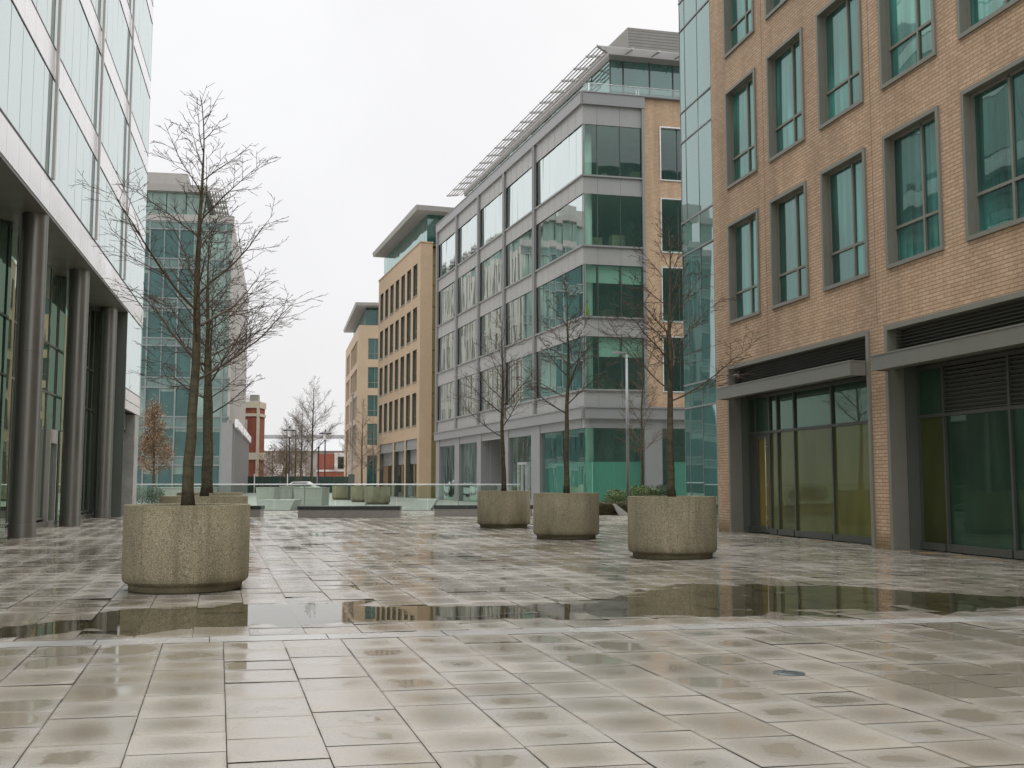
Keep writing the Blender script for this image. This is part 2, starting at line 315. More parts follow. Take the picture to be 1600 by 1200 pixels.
class MB:
    def __init__(m): m.v = []; m.f = []; m.mi = []; m.sm = []; m.uvs = {}
    def quad(m, a, b, c, d, mi=0, smooth=False):
        i = len(m.v); m.v += [Vector(a), Vector(b), Vector(c), Vector(d)]; m.f.append((i, i + 1, i + 2, i + 3)); m.mi.append(mi); m.sm.append(smooth)
    def hexa(m, P, mi=0):   # P: 8 corners, bottom ring then top ring
        i = len(m.v); m.v += [Vector(x) for x in P]
        for f in ((0, 3, 2, 1), (4, 5, 6, 7), (0, 1, 5, 4), (1, 2, 6, 5), (2, 3, 7, 6), (3, 0, 4, 7)):
            m.f.append(tuple(i + k for k in f)); m.mi.append(mi); m.sm.append(False)
    def box(m, x0, x1, y0, y1, z0, z1, mi=0):
        m.hexa([(x0, y0, z0), (x1, y0, z0), (x1, y1, z0), (x0, y1, z0), (x0, y0, z1), (x1, y0, z1), (x1, y1, z1), (x0, y1, z1)], mi)
    def fbox(m, F, s0, s1, z0, z1, d0, d1, mi=0):
        m.hexa([F.p(s0, z0, d1), F.p(s1, z0, d1), F.p(s1, z0, d0), F.p(s0, z0, d0), F.p(s0, z1, d1), F.p(s1, z1, d1), F.p(s1, z1, d0), F.p(s0, z1, d0)], mi)
    def wall(m, F, s0, s1, z0, z1, ops, d=0.0, reveal=0.25, mi=0, rmi=None):
        S = sorted({s0, s1, *[x for o in ops for x in o[:2]]}); Z = sorted({z0, z1, *[x for o in ops for x in o[2:4]]})
        S = [x for x in S if s0 <= x <= s1]; Z = [x for x in Z if z0 <= x <= z1]
        for a, b in zip(S, S[1:]):
            for c, e in zip(Z, Z[1:]):
                ms, mz = (a + b) / 2, (c + e) / 2
                if any(o[0] < ms < o[1] and o[2] < mz < o[3] for o in ops): continue
                m.quad(F.p(a, c, d), F.p(b, c, d), F.p(b, e, d), F.p(a, e, d), mi)
        r = mi if rmi is None else rmi
        if reveal:
            for a, b, c, e in ops:
                q = d - reveal
                m.quad(F.p(a, c, d), F.p(a, e, d), F.p(a, e, q), F.p(a, c, q), r); m.quad(F.p(b, c, d), F.p(b, c, q), F.p(b, e, q), F.p(b, e, d), r)
                m.quad(F.p(a, e, d), F.p(b, e, d), F.p(b, e, q), F.p(a, e, q), r); m.quad(F.p(a, c, d), F.p(a, c, q), F.p(b, c, q), F.p(b, c, d), r)
    def panes(m, F, s0, s1, z0, z1, n, d, jit, rg, gap=0.012, mi=0):
        wd = (s1 - s0) / n
        for i in range(n):
            a, b = s0 + i * wd + gap, s0 + (i + 1) * wd - gap
            ja, jb = rg.gauss(0, jit), rg.gauss(0, jit)
            h = (z1 - z0) / 2
            f = lambda u, v: d + ja * u * wd / 2 + jb * v * h
            m.quad(F.p(a, z0, f(-1, -1)), F.p(b, z0, f(1, -1)), F.p(b, z1, f(1, 1)), F.p(a, z1, f(-1, 1)), mi)
    def tube(m, pts, rs, n=6, mi=0, cap=True):
        i0 = len(m.v); k = len(pts); up = Vector((0, 0, 1))
        prev = None
        for j, p in enumerate(pts):
            p = Vector(p)
            t = (Vector(pts[min(j + 1, k - 1)]) - Vector(pts[max(j - 1, 0)])).normalized()
            if prev is None:
                a = t.cross(Vector((1, 0, 0)) if abs(t.x) < 0.8 else Vector((0, 1, 0))).normalized()
            else:
                a = (prev - t * prev.dot(t)).normalized()
            prev = a; b = t.cross(a)
            for q in range(n):
                an = 2 * math.pi * q / n; m.v.append(p + (a * math.cos(an) + b * math.sin(an)) * rs[j])
        for j in range(k - 1):
            for q in range(n):
                m.f.append((i0 + j * n + q, i0 + j * n + (q + 1) % n, i0 + (j + 1) * n + (q + 1) % n, i0 + (j + 1) * n + q)); m.mi.append(mi); m.sm.append(True)
        if cap and n > 3:
            m.f.append(tuple(i0 + (k - 1) * n + q for q in range(n))); m.mi.append(mi); m.sm.append(False)
            m.f.append(tuple(i0 + q for q in reversed(range(n)))); m.mi.append(mi); m.sm.append(False)
    def lathe(m, prof, n=64, cx=0, cy=0, mi=0):
        ex = [prof[0]]
        for k in range(1, len(prof) - 1):
            (r0, z0), (r1, z1), (r2, z2) = prof[k - 1:k + 2]
            da = abs((math.atan2(z2 - z1, r2 - r1) - math.atan2(z1 - z0, r1 - r0) + math.pi) % (2 * math.pi) - math.pi)
            ex.append(prof[k])
            if da > rad(28): ex.append(None); ex.append(prof[k])
        ex.append(prof[-1]); runs = [[]]
        for k in ex:
            if k is None: runs.append([])
            else: runs[-1].append(k)
        if len(runs) > 1:
            for k in runs: m.lathe(k, n, cx, cy, mi)
            return
        i0 = len(m.v)
        for r, z in prof:
            for q in range(n):
                a = 2 * math.pi * q / n; m.v.append(Vector((cx + r * math.cos(a), cy + r * math.sin(a), z)))
        for j in range(len(prof) - 1):
            for q in range(n):
                m.f.append((i0 + j * n + q, i0 + j * n + (q + 1) % n, i0 + (j + 1) * n + (q + 1) % n, i0 + (j + 1) * n + q)); m.mi.append(mi); m.sm.append(True)
    def build(m, name, mats, parent=None, origin=None):
        if not isinstance(mats, (list, tuple)): mats = [mats]
        me = D.meshes.new(name)
        og = origin if origin is not None else (world_loc(parent) if parent else Vector((0, 0, 0)))
        me.from_pydata([tuple(v - og) for v in m.v], [], m.f); me.update()
        for q in mats: me.materials.append(M[q])
        me.polygons.foreach_set('material_index', m.mi); me.polygons.foreach_set('use_smooth', m.sm)
        ul = me.uv_layers.new(name='UVMap'); uvd = [0.0] * (2 * len(me.loops))
        for p in me.polygons:
            nx, ny, nz = p.normal
            if abs(nz) > 0.7: tx, ty = (1, 0, 0), (0, 1, 0)
            else:
                hl = math.hypot(nx, ny) or 1; tx, ty = (-ny / hl, nx / hl, 0), (0, 0, 1)
            for li in p.loop_indices:
                c = me.vertices[me.loops[li].vertex_index].co + og
                uvd[2 * li] = c.x * tx[0] + c.y * tx[1]; uvd[2 * li + 1] = c.x * ty[0] + c.y * ty[1] + c.z * ty[2]
        ul.data.foreach_set('uv', uvd)
        o = D.objects.new(name, me); COL.objects.link(o)
        if parent is not None: o.parent = parent
        if origin is not None: o.location = origin - (world_loc(parent) if parent else Vector((0, 0, 0)))
        return o

def world_loc(o):
    v = Vector((0, 0, 0))
    while o is not None: v += Vector(o.location); o = o.parent
    return v
def tag(o, label=None, cat=None, group=None, kind=None):
    for k, v in (('label', label), ('category', cat), ('group', group), ('kind', kind)):
        if v: o[k] = v
    return o
def thing(name, label, cat, loc, group=None, rz=0):
    o = D.objects.new(name, None); COL.objects.link(o); o.location = loc; o.rotation_euler = (0, 0, rz); o.empty_display_size = 0.3
    return tag(o, label, cat, group)
def copy_tree(o, parent=None):
    c = o.copy(); COL.objects.link(c); c.parent = parent
    for ch in o.children: copy_tree(ch, c)
    return c
def place(o, F, s, z, d=0.0, parent=None):
    """put an object built in x=s, y=-d, z coordinates on a facade"""
    p = F.p(s, z, d); o.location = p - (world_loc(parent) if parent else Vector((0, 0, 0)))
    ax = F.s; flip = Vector((F.s.y, -F.s.x, 0)).dot(F.n) < 0
    o.rotation_euler = (0, 0, math.atan2(ax.y, ax.x)) if not flip else (0, 0, math.atan2(-ax.y, -ax.x))
    o.parent = parent
    return o
U = Fac(0, 0, 1, 0, 0, -1)      # local facade used to build windows
def fac_flip(F): return Vector((F.s.y, -F.s.x, 0)).dot(F.n) < 0

def put_window(cache, key, make, F, s0, w_, z, d, parent):
    """window object = frame mesh, with the panes as its sub-part; meshes shared"""
    if key not in cache: cache[key] = make()
    fr, gl = cache[key]
    a = D.objects.new('window', fr); COL.objects.link(a)
    place(a, F, (s0 + w_ if fac_flip(F) else s0), z, d, parent)
    b = D.objects.new('pane', gl); COL.objects.link(b); b.parent = a
    return a
def mesh_only(mb, name, mats):
    o = mb.build(name, mats); me = o.data; D.objects.remove(o); return me

# ------------------------------------------------------------------ ground
RG = random.Random(7)
g = MB(); g.box(-900, 900, -300, 1500, -0.6, -0.030); tag(g.build('ground', 'far_paving'), kind='structure')
g = MB(); g.quad((-60, 48.6, -0.006), (60, 48.6, -0.006), (60, 175, -0.006), (-60, 175, -0.006)); tag(g.build('far_plaza', 'far_paving'), kind='structure')
g = MB(); g.quad((-19, -2, -0.024), (16, -2, -0.024), (16, 48.6, -0.024), (-19, 48.6, -0.024)); tag(g.build('joint_bed', 'joint_dirt'), kind='structure')
PUD = [(-7, .25, .5), (-5.2, .25, .7), (-4.6, .3, 1.1), (-4.1, .45, 2.2), (-2.9, .55, 2.6), (-1.9, .6, 2.3), (-1.5, .85, 2.0), (0.0, .8, 1.95), (0.7, .65, 2.0), (1.6, .6, 3.0), (2.3, .5, 3.7), (3.9, .55, 3.6), (4.7, .6, 2.8), (5.5, .8, 2.0), (6.3, 1.0, 1.5)]
def lerp_tab(x):
    if x <= PUD[0][0] or x >= PUD[-1][0]: return None
    for (a, b, c), (d, e_, f) in zip(PUD, PUD[1:]):
        if a <= x <= d:
            k = (x - a) / (d - a); return b + k * (e_ - b), c + k * (f - c)
def strip_y(x): return 9.72 + 0.185 * x
def dip(x, y):
    t = y - (strip_y(x) + 0.2); q = lerp_tab(x); h = 0.0
    if q:
        c, hw = (q[0] + q[1]) / 2, (q[1] - q[0]) / 2
        k = 1 - ((t - c) / (hw * 1.25)) ** 2
        if k > 0: h -= 0.0105 * k ** 0.7
    for (cx, cy, rx, ry, a) in ((2.95, 7.25, 0.85, 0.42, 0.0085), (3.9, 7.7, 0.7, 0.4, 0.008), (-2.1, 6.0, 0.5, 0.7, 0.002)):
        k = 1 - ((x - cx) / rx) ** 2 - ((y - cy) / ry) ** 2
        if k > 0: h -= a * k
    return h
PA = Vector((-0.2685, 0.9633)); PB = Vector((0.983, 0.182))     # along the street / across it
class Slabs(MB):
    pass
sl = MB(); attr = []; suv = []
O0 = Vector((-1.315, 5.0)); LW = 0.492
def line_v(pt):   # distance along the street measured from the drain strip
    return None
def add_slab(a0, b0, a1, b1, gp=0.0022):
    P = []
    cx = O0 + PB * ((b0 + b1) / 2) + PA * ((a0 + a1) / 2)
    kz = .5 if cx.y < 9.2 else 1.0
    zo = RG.gauss(0, 0.0016) * kz; ta, tb = RG.gauss(0, 0.0034) * kz, RG.gauss(0, 0.0034) * kz
    ga = gp + RG.uniform(0, 0.003); gb = gp + RG.uniform(0, 0.002)
    c = (RG.random(), RG.random(), RG.random())
    dm = dip(cx.x, cx.y); ns = 7 if (dm < -.0005 and dm > -.0125) else 1
    if cx.y < 9 and ns > 1: ns = 1
    a0 += ga; a1 -= ga; b0 += gb; b1 -= gb
    def pt(u, v):
        q = O0 + PB * (b0 + (b1 - b0) * u) + PA * (a0 + (a1 - a0) * v); d = dip(q.x, q.y)
        z = (d if cx.y > 9 else 0) + zo + ta * (u - .5) + tb * (v - .5)
        if ns > 1: z += 0.0026 * mnoise.noise(Vector((q.x * 3.2, q.y * 3.2, 1))) + 0.0009 * mnoise.noise(Vector((q.x * 11, q.y * 11, 4)))
        return Vector((q.x, q.y, z)), min(1, -d / .011)
    for iu in range(ns):
        for iv in range(ns):
            for (u, v) in ((iu, iv), (iu + 1, iv), (iu + 1, iv + 1), (iu, iv + 1)):
                q, k = pt(u / ns, v / ns); P.append(q); suv.append((u / ns, v / ns)); attr.append((*c, k))
            sl.quad(*P[-4:])
def a_at_strip(b, off):   # along-coordinate where column b crosses the strip line (y = strip_y + off)
    # O0 + PB b + PA a : y = 9.72 + .185 x + off
    q = O0 + PB * b
    return (9.72 + 0.185 * q.x + off - q.y) / (PA.y - 0.185 * PA.x)
for side in (0, 1):
    for ci in range(-44, 56):
        b0 = ci * LW + (0.0 if side == 0 else 0.23); b1 = b0 + LW
        bm = (b0 + b1) / 2; mid = a_at_strip(bm, 0)
        if side == 0: lo, hi = -7.0, mid - 0.175
        else: lo, hi = mid + 0.175, 46.5
        a = hi if side == 0 else lo
        rgc = random.Random(ci * 31 + side)
        while (a > lo if side == 0 else a < hi):
            L_ = rgc.choice((0.40, 0.44, 0.48, 0.52, 0.58, 0.66)) * (1.0 if side == 0 else 1.1)
            a2 = max(lo, a - L_) if side == 0 else min(hi, a + L_)
            q = O0 + PB * bm + PA * ((a + a2) / 2)
            if -18.5 < q.x < 13 and -1.5 < q.y < 48.6: add_slab(min(a, a2), b0, max(a, a2), b1)
            a = a2
so = sl.build('plaza_paving', 'wet_slab'); tag(so, kind='structure')
ca = so.data.color_attributes.new('slab', 'FLOAT_COLOR', 'POINT')
for i, c in enumerate(attr): ca.data[i].color = c
ul = so.data.uv_layers[0]
for p in so.data.polygons:
    for li in p.loop_indices: ul.data[li].uv = suv[so.data.loops[li].vertex_index]
st = MB()
b = -14.0
while b < 16:
    L_ = RG.uniform(0.9, 1.3); z = RG.gauss(0, 0.0008)
    P = []
    for (bb, off) in ((b + .004, -0.165), (b + L_ - .004, -0.165), (b + L_ - .004, 0.165), (b + .004, 0.165)):
        q = O0 + PB * bb + PA * a_at_strip(bb, off); P.append((q.x, q.y, z + 0.001))
    st.quad(*P); b += L_
tag(st.build('paving_strip', 'drain_stone'), kind='structure')
wt = MB()
wt.quad((-8, 8, -0.0048), (9, 10.3, -0.0048), (9, 16, -0.0048), (-8, 13, -0.0048))
tag(wt.build('puddle_water', 'puddle_water'), kind='structure')
t = thing('drain_cover', 'small round metal drain cover set in the paving slabs', 'drain cover', (1.97, 7.62, 0))
m = MB(); m.lathe([(0.0, 0.006), (0.085, 0.006), (0.088, 0.0045), (0.098, 0.0045), (0.102, 0.007), (0.112, 0.005), (0.114, -0.02)], 32)
for k in range(6):
    a = k * math.pi / 3; m.box(0.05 * math.cos(a) - .008, 0.05 * math.cos(a) + .008, 0.05 * math.sin(a) - .008, 0.05 * math.sin(a) + .008, 0.0062, 0.009)
c = m.build('cover_plate', 'cast_iron'); c.parent = t

# ------------------------------------------------------------------ brick office building (near right)
BR = Fac(5.8063, 29.7098, 0.2192, -0.9757, -1, -0.2)
T = thing('brick_office_building', 'buff brick office block with deep grey framed windows and two shopfronts on the right', 'building', BR.p(0, 0))
S_END, H_TOP = 31.0, 26.4
wins = [(1.02 + 2.56 * i, z) for z in (5.70, 9.49, 13.28, 17.07, 20.86) for i in range(11)]
WW, WH = 1.88, 2.80
ops = [(s, s + WW, z, z + WH) for s, z in wins] + [(0.83, 7.95, 0.0, 4.55), (8.55, 15.7, 0.0, 4.55), (16.3, 23.4, 0.0, 4.55), (24.0, 30.4, 0, 4.55)]
m = MB(); m.wall(BR, 0, S_END, -0.02, H_TOP, ops, 0, 0.30)
q = lambda s, d, z: BR.p(s, z, d)
m.quad(q(0, 0, -.02), q(0, 0, H_TOP), q(0, -32, H_TOP), q(0, -32, -.02)); m.quad(q(S_END, 0, -.02), q(S_END, -32, -.02), q(S_END, -32, H_TOP), q(S_END, 0, H_TOP))
m.quad(q(0, -32, -.02), q(0, -32, H_TOP), q(S_END, -32, H_TOP), q(S_END, -32, -.02))
m.build('wall', 'buff_brick', T)
m = MB(); m.fbox(BR, -0.1, S_END + .1, H_TOP, H_TOP + 0.25, -32, 0.1); m.build('parapet', 'frame_grey', T)
wc = {}
def mk_bw(var):
    def f():
        rg = random.Random(100 + var)
        m = MB(); fw = 0.085
        # projecting surround
        for (a, b_, c, d_) in ((0, fw, 0, WH), (WW - fw, WW, 0, WH), (fw, WW - fw, 0, fw), (fw, WW - fw, WH - fw, WH)):
            m.fbox(U, a + 0.002, b_ - 0.002, c + 0.002, d_ - 0.002, -0.30, 0.045)
        fi = 0.05; x0, x1 = fw, WW - fw; z0, z1 = fw, WH - fw
        mid = x0 + (x1 - x0) * 0.60; tr = z0 + (z1 - z0) * 0.285
        for (a, b_, c, d_) in ((x0, x0 + fi, z0, z1), (x1 - fi, x1, z0, z1), (mid - .03, mid + .03, z0 + fi, z1 - fi), (x0 + fi, mid - .03, z0, z0 + fi), (mid + .03, x1 - fi, z0, z0 + fi), (x0 + fi, mid - .03, z1 - fi, z1), (mid + .03, x1 - fi, z1 - fi, z1),
                              (x0 + fi, mid - .03, tr - .03, tr + .03), (mid + .03, x1 - fi, tr - .03, tr + .03)):
            m.fbox(U, a + .001, b_ - .001, c + .001, d_ - .001, -0.23, -0.115)
        fr = mesh_only(m, 'window', 'frame_grey')
        m = MB()
        for a, b_ in ((x0 + fi - .01, mid - .02), (mid + .02, x1 - fi + .01)):
            for c, d_ in ((z0 + fi - .01, tr - .02), (tr + .02, z1 - fi + .01)):
                m.panes(U, a, b_, c, d_, 1, -0.155, 0.004, rg, gap=0)
        return fr, mesh_only(m, 'pane', 'window_glass')
    return f
for s in (3.27, 8.25, 13.5, 18.6, 23.7): m = MB(); m.fbox(BR, s - .008, s + .008, 4.62, H_TOP - .01, 0.0005, .003); m.build('movement_joint', 'joint_sealant', T)
for i, (s, z) in enumerate(wins):
    put_window(wc, i % 4, mk_bw(i % 4), BR, s, WW, z, 0, T)
# openings: lining, louvre, canopy, shopfront
rgb = random.Random(5)
for oi, (a, b_) in enumerate(((0.83, 7.95), (8.55, 15.7), (16.3, 23.4), (24.0, 30.4))):
    dd = -0.56 if oi == 0 else -0.64
    m = MB(); fw = 0.10
    for (c0, c1, z0, z1) in ((a + .003, a + fw, 0, 4.547), (b_ - fw, b_ - .003, 0, 4.547), (a + fw, b_ - fw, 4.447, 4.547)):
        m.fbox(BR, c0, c1, z0, z1, -0.32, 0.05)
    m.build('opening_frame', 'frame_grey', T)
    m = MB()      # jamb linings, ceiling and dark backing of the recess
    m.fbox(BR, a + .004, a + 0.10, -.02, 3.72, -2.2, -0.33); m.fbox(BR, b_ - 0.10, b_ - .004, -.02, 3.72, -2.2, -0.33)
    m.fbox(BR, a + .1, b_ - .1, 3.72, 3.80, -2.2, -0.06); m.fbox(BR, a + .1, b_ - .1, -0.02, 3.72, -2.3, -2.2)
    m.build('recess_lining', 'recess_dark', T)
    m = MB()
    n_ = 8
    for k in range(n_):
        z = 3.90 + k * (4.44 - 3.90) / n_
        m.hexa([BR.p(a + .1, z, -.16), BR.p(b_ - .1, z, -.16), BR.p(b_ - .1, z + .02, -.26), BR.p(a + .1, z + .02, -.26), BR.p(a + .1, z + .012, -.16), BR.p(b_ - .1, z + .012, -.16), BR.p(b_ - .1, z + .034, -.26), BR.p(a + .1, z + .034, -.26)])
    m.fbox(BR, a + .1, b_ - .1, 3.80, 4.447, -0.315, -0.29)
    m.build('louvre', 'louvre_dark', T)
    m = MB()      # canopy: a tray with a raised lip, skewed end
    c0, c1 = a + 0.11, b_ - 0.11; dep = 0.42
    m.fbox(BR, c0, c1, 3.60, 3.89, dep - .05, dep); m.fbox(BR, c0 - .012, c1 + .012, 3.89, 3.92, dep - .10, dep + .012)
    m.fbox(BR, c0, c0 + .05, 3.60, 3.89, 0.055, dep - .051); m.fbox(BR, c1 - .05, c1, 3.60, 3.89, 0.055, dep - .051); m.fbox(BR, c1 - .06, c1 + .01, 3.89, 3.915, 0.055, dep - .101)
    m.fbox(BR, c0 + .051, c1 - .051, 3.84, 3.86, 0.055, dep - .051); m.fbox(BR, c0 + .051, c1 - .051, 3.62, 3.64, 0.055, dep - .051)
    m.build('canopy', 'canopy_metal', T)
    # glazing
    if oi == 0:
        o_ = 0.69    # s in the shop plane measured from the first jamb corner
        bars = [0.12, 0.98, 1.40, 2.35, 4.15, 5.85]; door = True
        cols = [a + .10, 1.36, 2.17, 2.62, 3.53, 5.37, b_ - .10]
    else:
        cols = [a + .10, a + .95, a + 2.85, a + 4.75, b_ - .10]; door = False
    sh = MB(); fr = 0.06; zt = 3.70; tr = 2.68
    d0, d1 = dd - .05, dd + .05
    for c in cols: sh.fbox(BR, c - fr / 2 + (fr / 2 if c == cols[0] else 0), c + fr / 2 - (fr / 2 if c == cols[-1] else 0), 0.02, zt, d0, d1)
    for p0, p1 in zip(cols, cols[1:]):
        e0, e1 = p0 + fr / 2, p1 - fr / 2
        sh.fbox(BR, e0, e1, tr - .035, tr + .035, d0 + .003, d1 - .003); sh.fbox(BR, e0, e1, zt - .08, zt, d0 + .003, d1 - .003)
        if not (door and p0 == cols[1]): sh.fbox(BR, e0, e1, 0.02, 0.16, d0 + .003, d1 + .05)
    sf = sh.build('shopfront', 'dark_frame', T)
    gl = MB(); gt = MB()
    for k, (p0, p1) in enumerate(zip(cols, cols[1:])):
        e0, e1 = p0 + fr / 2 - .01, p1 - fr / 2 + .01
        if door and k == 0: gt.fbox(BR, e0, e1, 0.16, tr, dd - .02, dd, 1); gt.panes(BR, e0, e1, tr + .03, zt - .07, 1, dd, .002, rgb, gap=0); continue
        if not (door and k == 1): (gl if oi == 0 else (gl if k == 0 else gt)).panes(BR, e0, e1, 0.16, tr - .03, 1, dd, 0.003, rgb, gap=0)
        if oi == 0 or k == 0 : gt.panes(BR, e0, e1, tr + .03, zt - .07, 1, dd, 0.003, rgb, gap=0)
    gl.build('pane', 'shop_glass' if oi == 0 else 'shop_glass_olive', sf); gt.build('pane', ['shop_glass_dark', 'dark_frame'], sf)
    if oi > 0:
        m = MB()
        for k in range(11):
            z = tr + .06 + k * 0.083
            for p0, p1 in list(zip(cols, cols[1:]))[1:]:
                m.hexa([BR.p(p0 + .031, z, dd + .03), BR.p(p1 - .031, z, dd + .03), BR.p(p1 - .031, z + .04, dd - .03), BR.p(p0 + .031, z + .04, dd - .03), BR.p(p0 + .031, z + .015, dd + .03), BR.p(p1 - .031, z + .015, dd + .03), BR.p(p1 - .031, z + .055, dd - .03), BR.p(p0 + .031, z + .055, dd - .03)])
        m.fbox(BR, cols[1] + .031, cols[-1] - .03, tr + .036, zt - .081, dd - .048, dd - .04)
        m.build('vent_panel', 'louvre_dark', T)
    if door:
        p0, p1 = cols[1] + fr / 2 + .004, cols[2] - fr / 2 - .004
        dm = MB()
        for (x0, x1, z0, z1) in ((p0, p0 + .07, 0.03, 2.63), (p1 - .07, p1, 0.03, 2.63), (p0 + .07, p1 - .07, 0.03, 0.20), (p0 + .07, p1 - .07, 2.5, 2.63)): dm.fbox(BR, x0, x1, z0, z1, dd - .03, dd + .03)
        do = dm.build('door', 'dark_frame', T)
        dm = MB(); dm.panes(BR, p0 + .06, p1 - .06, 0.19, 2.51, 1, dd, 0.001, rgb, gap=0); dm.build('door_pane', 'door_glass', do)
        dm = MB(); hs = p1 - .11
        dm.tube([BR.p(hs, 0.12, dd + .09), BR.p(hs, 2.55, dd + .09)], [.014, .014], 8)
        for z in (0.4, 1.3, 2.3): dm.tube([BR.p(hs, z, dd + .0), BR.p(hs, z, dd + .09)], [.008, .008], 6)
        dm.build('handle', 'bright_metal', do)
m = MB(); c = BR.p(1.25, 4.22, -0.05)
m.tube([BR.p(0.98, 4.27, -.1), BR.p(1.2, 4.27, .0)], [.018, .018], 8); m.tube([BR.p(1.16, 4.26, .0), BR.p(1.5, 4.24, .05)], [.03, .034], 10); m.tube([BR.p(1.5, 4.24, .05), BR.p(1.56, 4.235, .06)], [.04, .04], 10)
m.build('security_camera', 'lamp_grey', T)

# ------------------------------------------------------------------ glass stair tower beside it
TW = Fac(*(BR.p(0, 0, -0.845).xy), 0.2192, -0.9757, -1, -0.2)
T = thing('glass_stair_tower', 'narrow green glazed stair tower between the buff brick block and the grey office', 'building', TW.p(-4.45, 0))
TH = 25.4; cuts = [0.18, 3.75, 4.50, 8.80, 9.90, 12.63, 13.66, 16.5, 17.5, 20.3, 21.3, TH]
m = MB(); e_ = 0.03
rgt = random.Random(3)
ss = [-4.45, -4.02, -2.97, -1.92, -0.87, -0.02]
TS = Fac(*(TW.p(-4.45, 0).xy), 0.9757, 0.2192, 0.2, 1)      # far end face
gm = MB()
for z0, z1 in zip(cuts, cuts[1:]):
    for a, b_ in zip(ss, ss[1:]): gm.panes(TW, a, b_, z0, z1, 1, 0, 0.004, rgt, gap=0.008)
    for k in range(26): gm.panes(TS, k * 1.2, k * 1.2 + 1.2, z0, z1, 1, 0, 0.004, rgt, gap=0.008)
gm.build('pane', 'tower_glass', T)
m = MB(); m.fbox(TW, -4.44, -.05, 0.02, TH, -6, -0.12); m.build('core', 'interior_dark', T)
m = MB()
for z in cuts[1:]: m = MB(); m.fbox(TW, -4.47, -.03, z - .024, z + .024, -.06, .03); m.build('transom', 'grey_trim', T)
m = MB(); m.fbox(TW, -4.40, -.03, 0.0, 0.16, -.06, .03); m.build('base_channel', 'grey_trim', T)
m = MB()
for a in ss[:-1]: m.fbox(TW, a - .012, a + .012, 0.14, TH, -.05, .010)
m.build('mullion', 'grey_trim', T)

# ------------------------------------------------------------------ grey office building
gx, gy = 3.8169, 55.3975
GR = Fac(gx, gy, -0.3162, 0.9487, -1, -0.3); GF = Fac(gx, gy, 0.975, 0.2223, 0.2, -1)
T = thing('grey_office_building', 'large grey metal clad office block with wide teal glazing and a louvred roof overhang', 'building', GR.p(0, 0))
def gp(a, r, z): return GR.o + GR.s * a + GF.s * r + Vector((0, 0, z))      # along the street, into the block
SILL = [6.30, 10.20, 14.07, 17.93]; HD = 2.82; PAR = 22.45; LEN = 31.4; FW_ = 3.45; FEND = 13.0
bays = [(0.0, 7.42), (7.78, 13.32), (13.68, 19.22), (19.58, 25.12), (25.48, 31.15)]
rg = random.Random(11)
m = MB()
op_s = [(a + .02, b_, z, z + HD) for z in SILL for a, b_ in bays]; op_f = [(0.02, FW_ - .06, z, z + HD) for z in SILL]
m.wall(GR, 0, LEN, 4.22, PAR, op_s, 0, 0.0); m.wall(GF, 0, FW_, 4.22, PAR, op_f, 0, 0.0)
Q = gp
m.quad(Q(LEN, 0, 0), Q(LEN, 0, PAR), Q(LEN, 13, PAR), Q(LEN, 13, 0)); m.quad(Q(0.1, FEND, 0), Q(0.1, FEND, PAR), Q(LEN, FEND, PAR), Q(LEN, FEND, 0))
m.quad(Q(0, 0, PAR - .3), Q(0, 13, PAR - .3), Q(LEN, 13, PAR - .3), Q(LEN, 0, PAR - .3))
for a, b_ in bays:
    n_ = 7 if a < 1 else 5
    for k in range(1, n_):
        for z0, z1 in zip([5.38] + [z + HD for z in SILL], [z - .1 for z in SILL] + [21.82]): m.fbox(GR, a + k * (b_ - a) / n_ - .006, a + k * (b_ - a) / n_ + .006, z0 + .01, z1, 0.001, .004, 1)
for x in (.83, 2.13):
    for z0, z1 in zip([5.38] + [z + HD for z in SILL], [z - .1 for z in SILL] + [21.82]): m.fbox(GF, x - .006, x + .006, z0 + .01, z1, 0.001, .004, 1)
m.build('cladding', ['grey_cladding', 'dark_frame'], T)
m = MB()   # horizontal trims: sills, parapet and ground band
for z in SILL:
    m.fbox(GR, -.08, LEN, z - .09, z + .0, 0.003, 0.10); m.fbox(GF, 0, FW_ + .05, z - .09, z, 0.003, 0.10)
for (z0, z1, d) in ((21.83, PAR + .03, .16), (4.72, 5.30, .20), (5.30, 5.37, .26)):
    m.fbox(GR, -.1, LEN + .1, z0, z1, 0.003, d); m.fbox(GF, 0, FW_ + .1 if z0 > 10 else FEND, z0, z1, 0.003, d - .003)
m.fbox(GR, -.1, LEN + .1, PAR + .033, PAR + .09, -.4, .20); m.fbox(GF, 0, FEND, PAR + .033, PAR + .09, -.4, .197)
m.build('trim', 'grey_trim', T)
m = MB()
for s in (7.6, 13.5, 19.4, 25.3, 31.25): m.fbox(GR, s - .17, s - .05, 5.38, 21.82, 0.003, .16); m.fbox(GR, s + .05, s + .17, 5.38, 21.82, 0.003, .16); m.fbox(GR, s - .05, s + .05, 5.38, 21.82, 0.003, .06)
m.fbox(GF, FW_ - .08, FW_ + .06, 5.38, PAR, 0.004, .13)
m.build('column_cover', 'grey_trim', T)
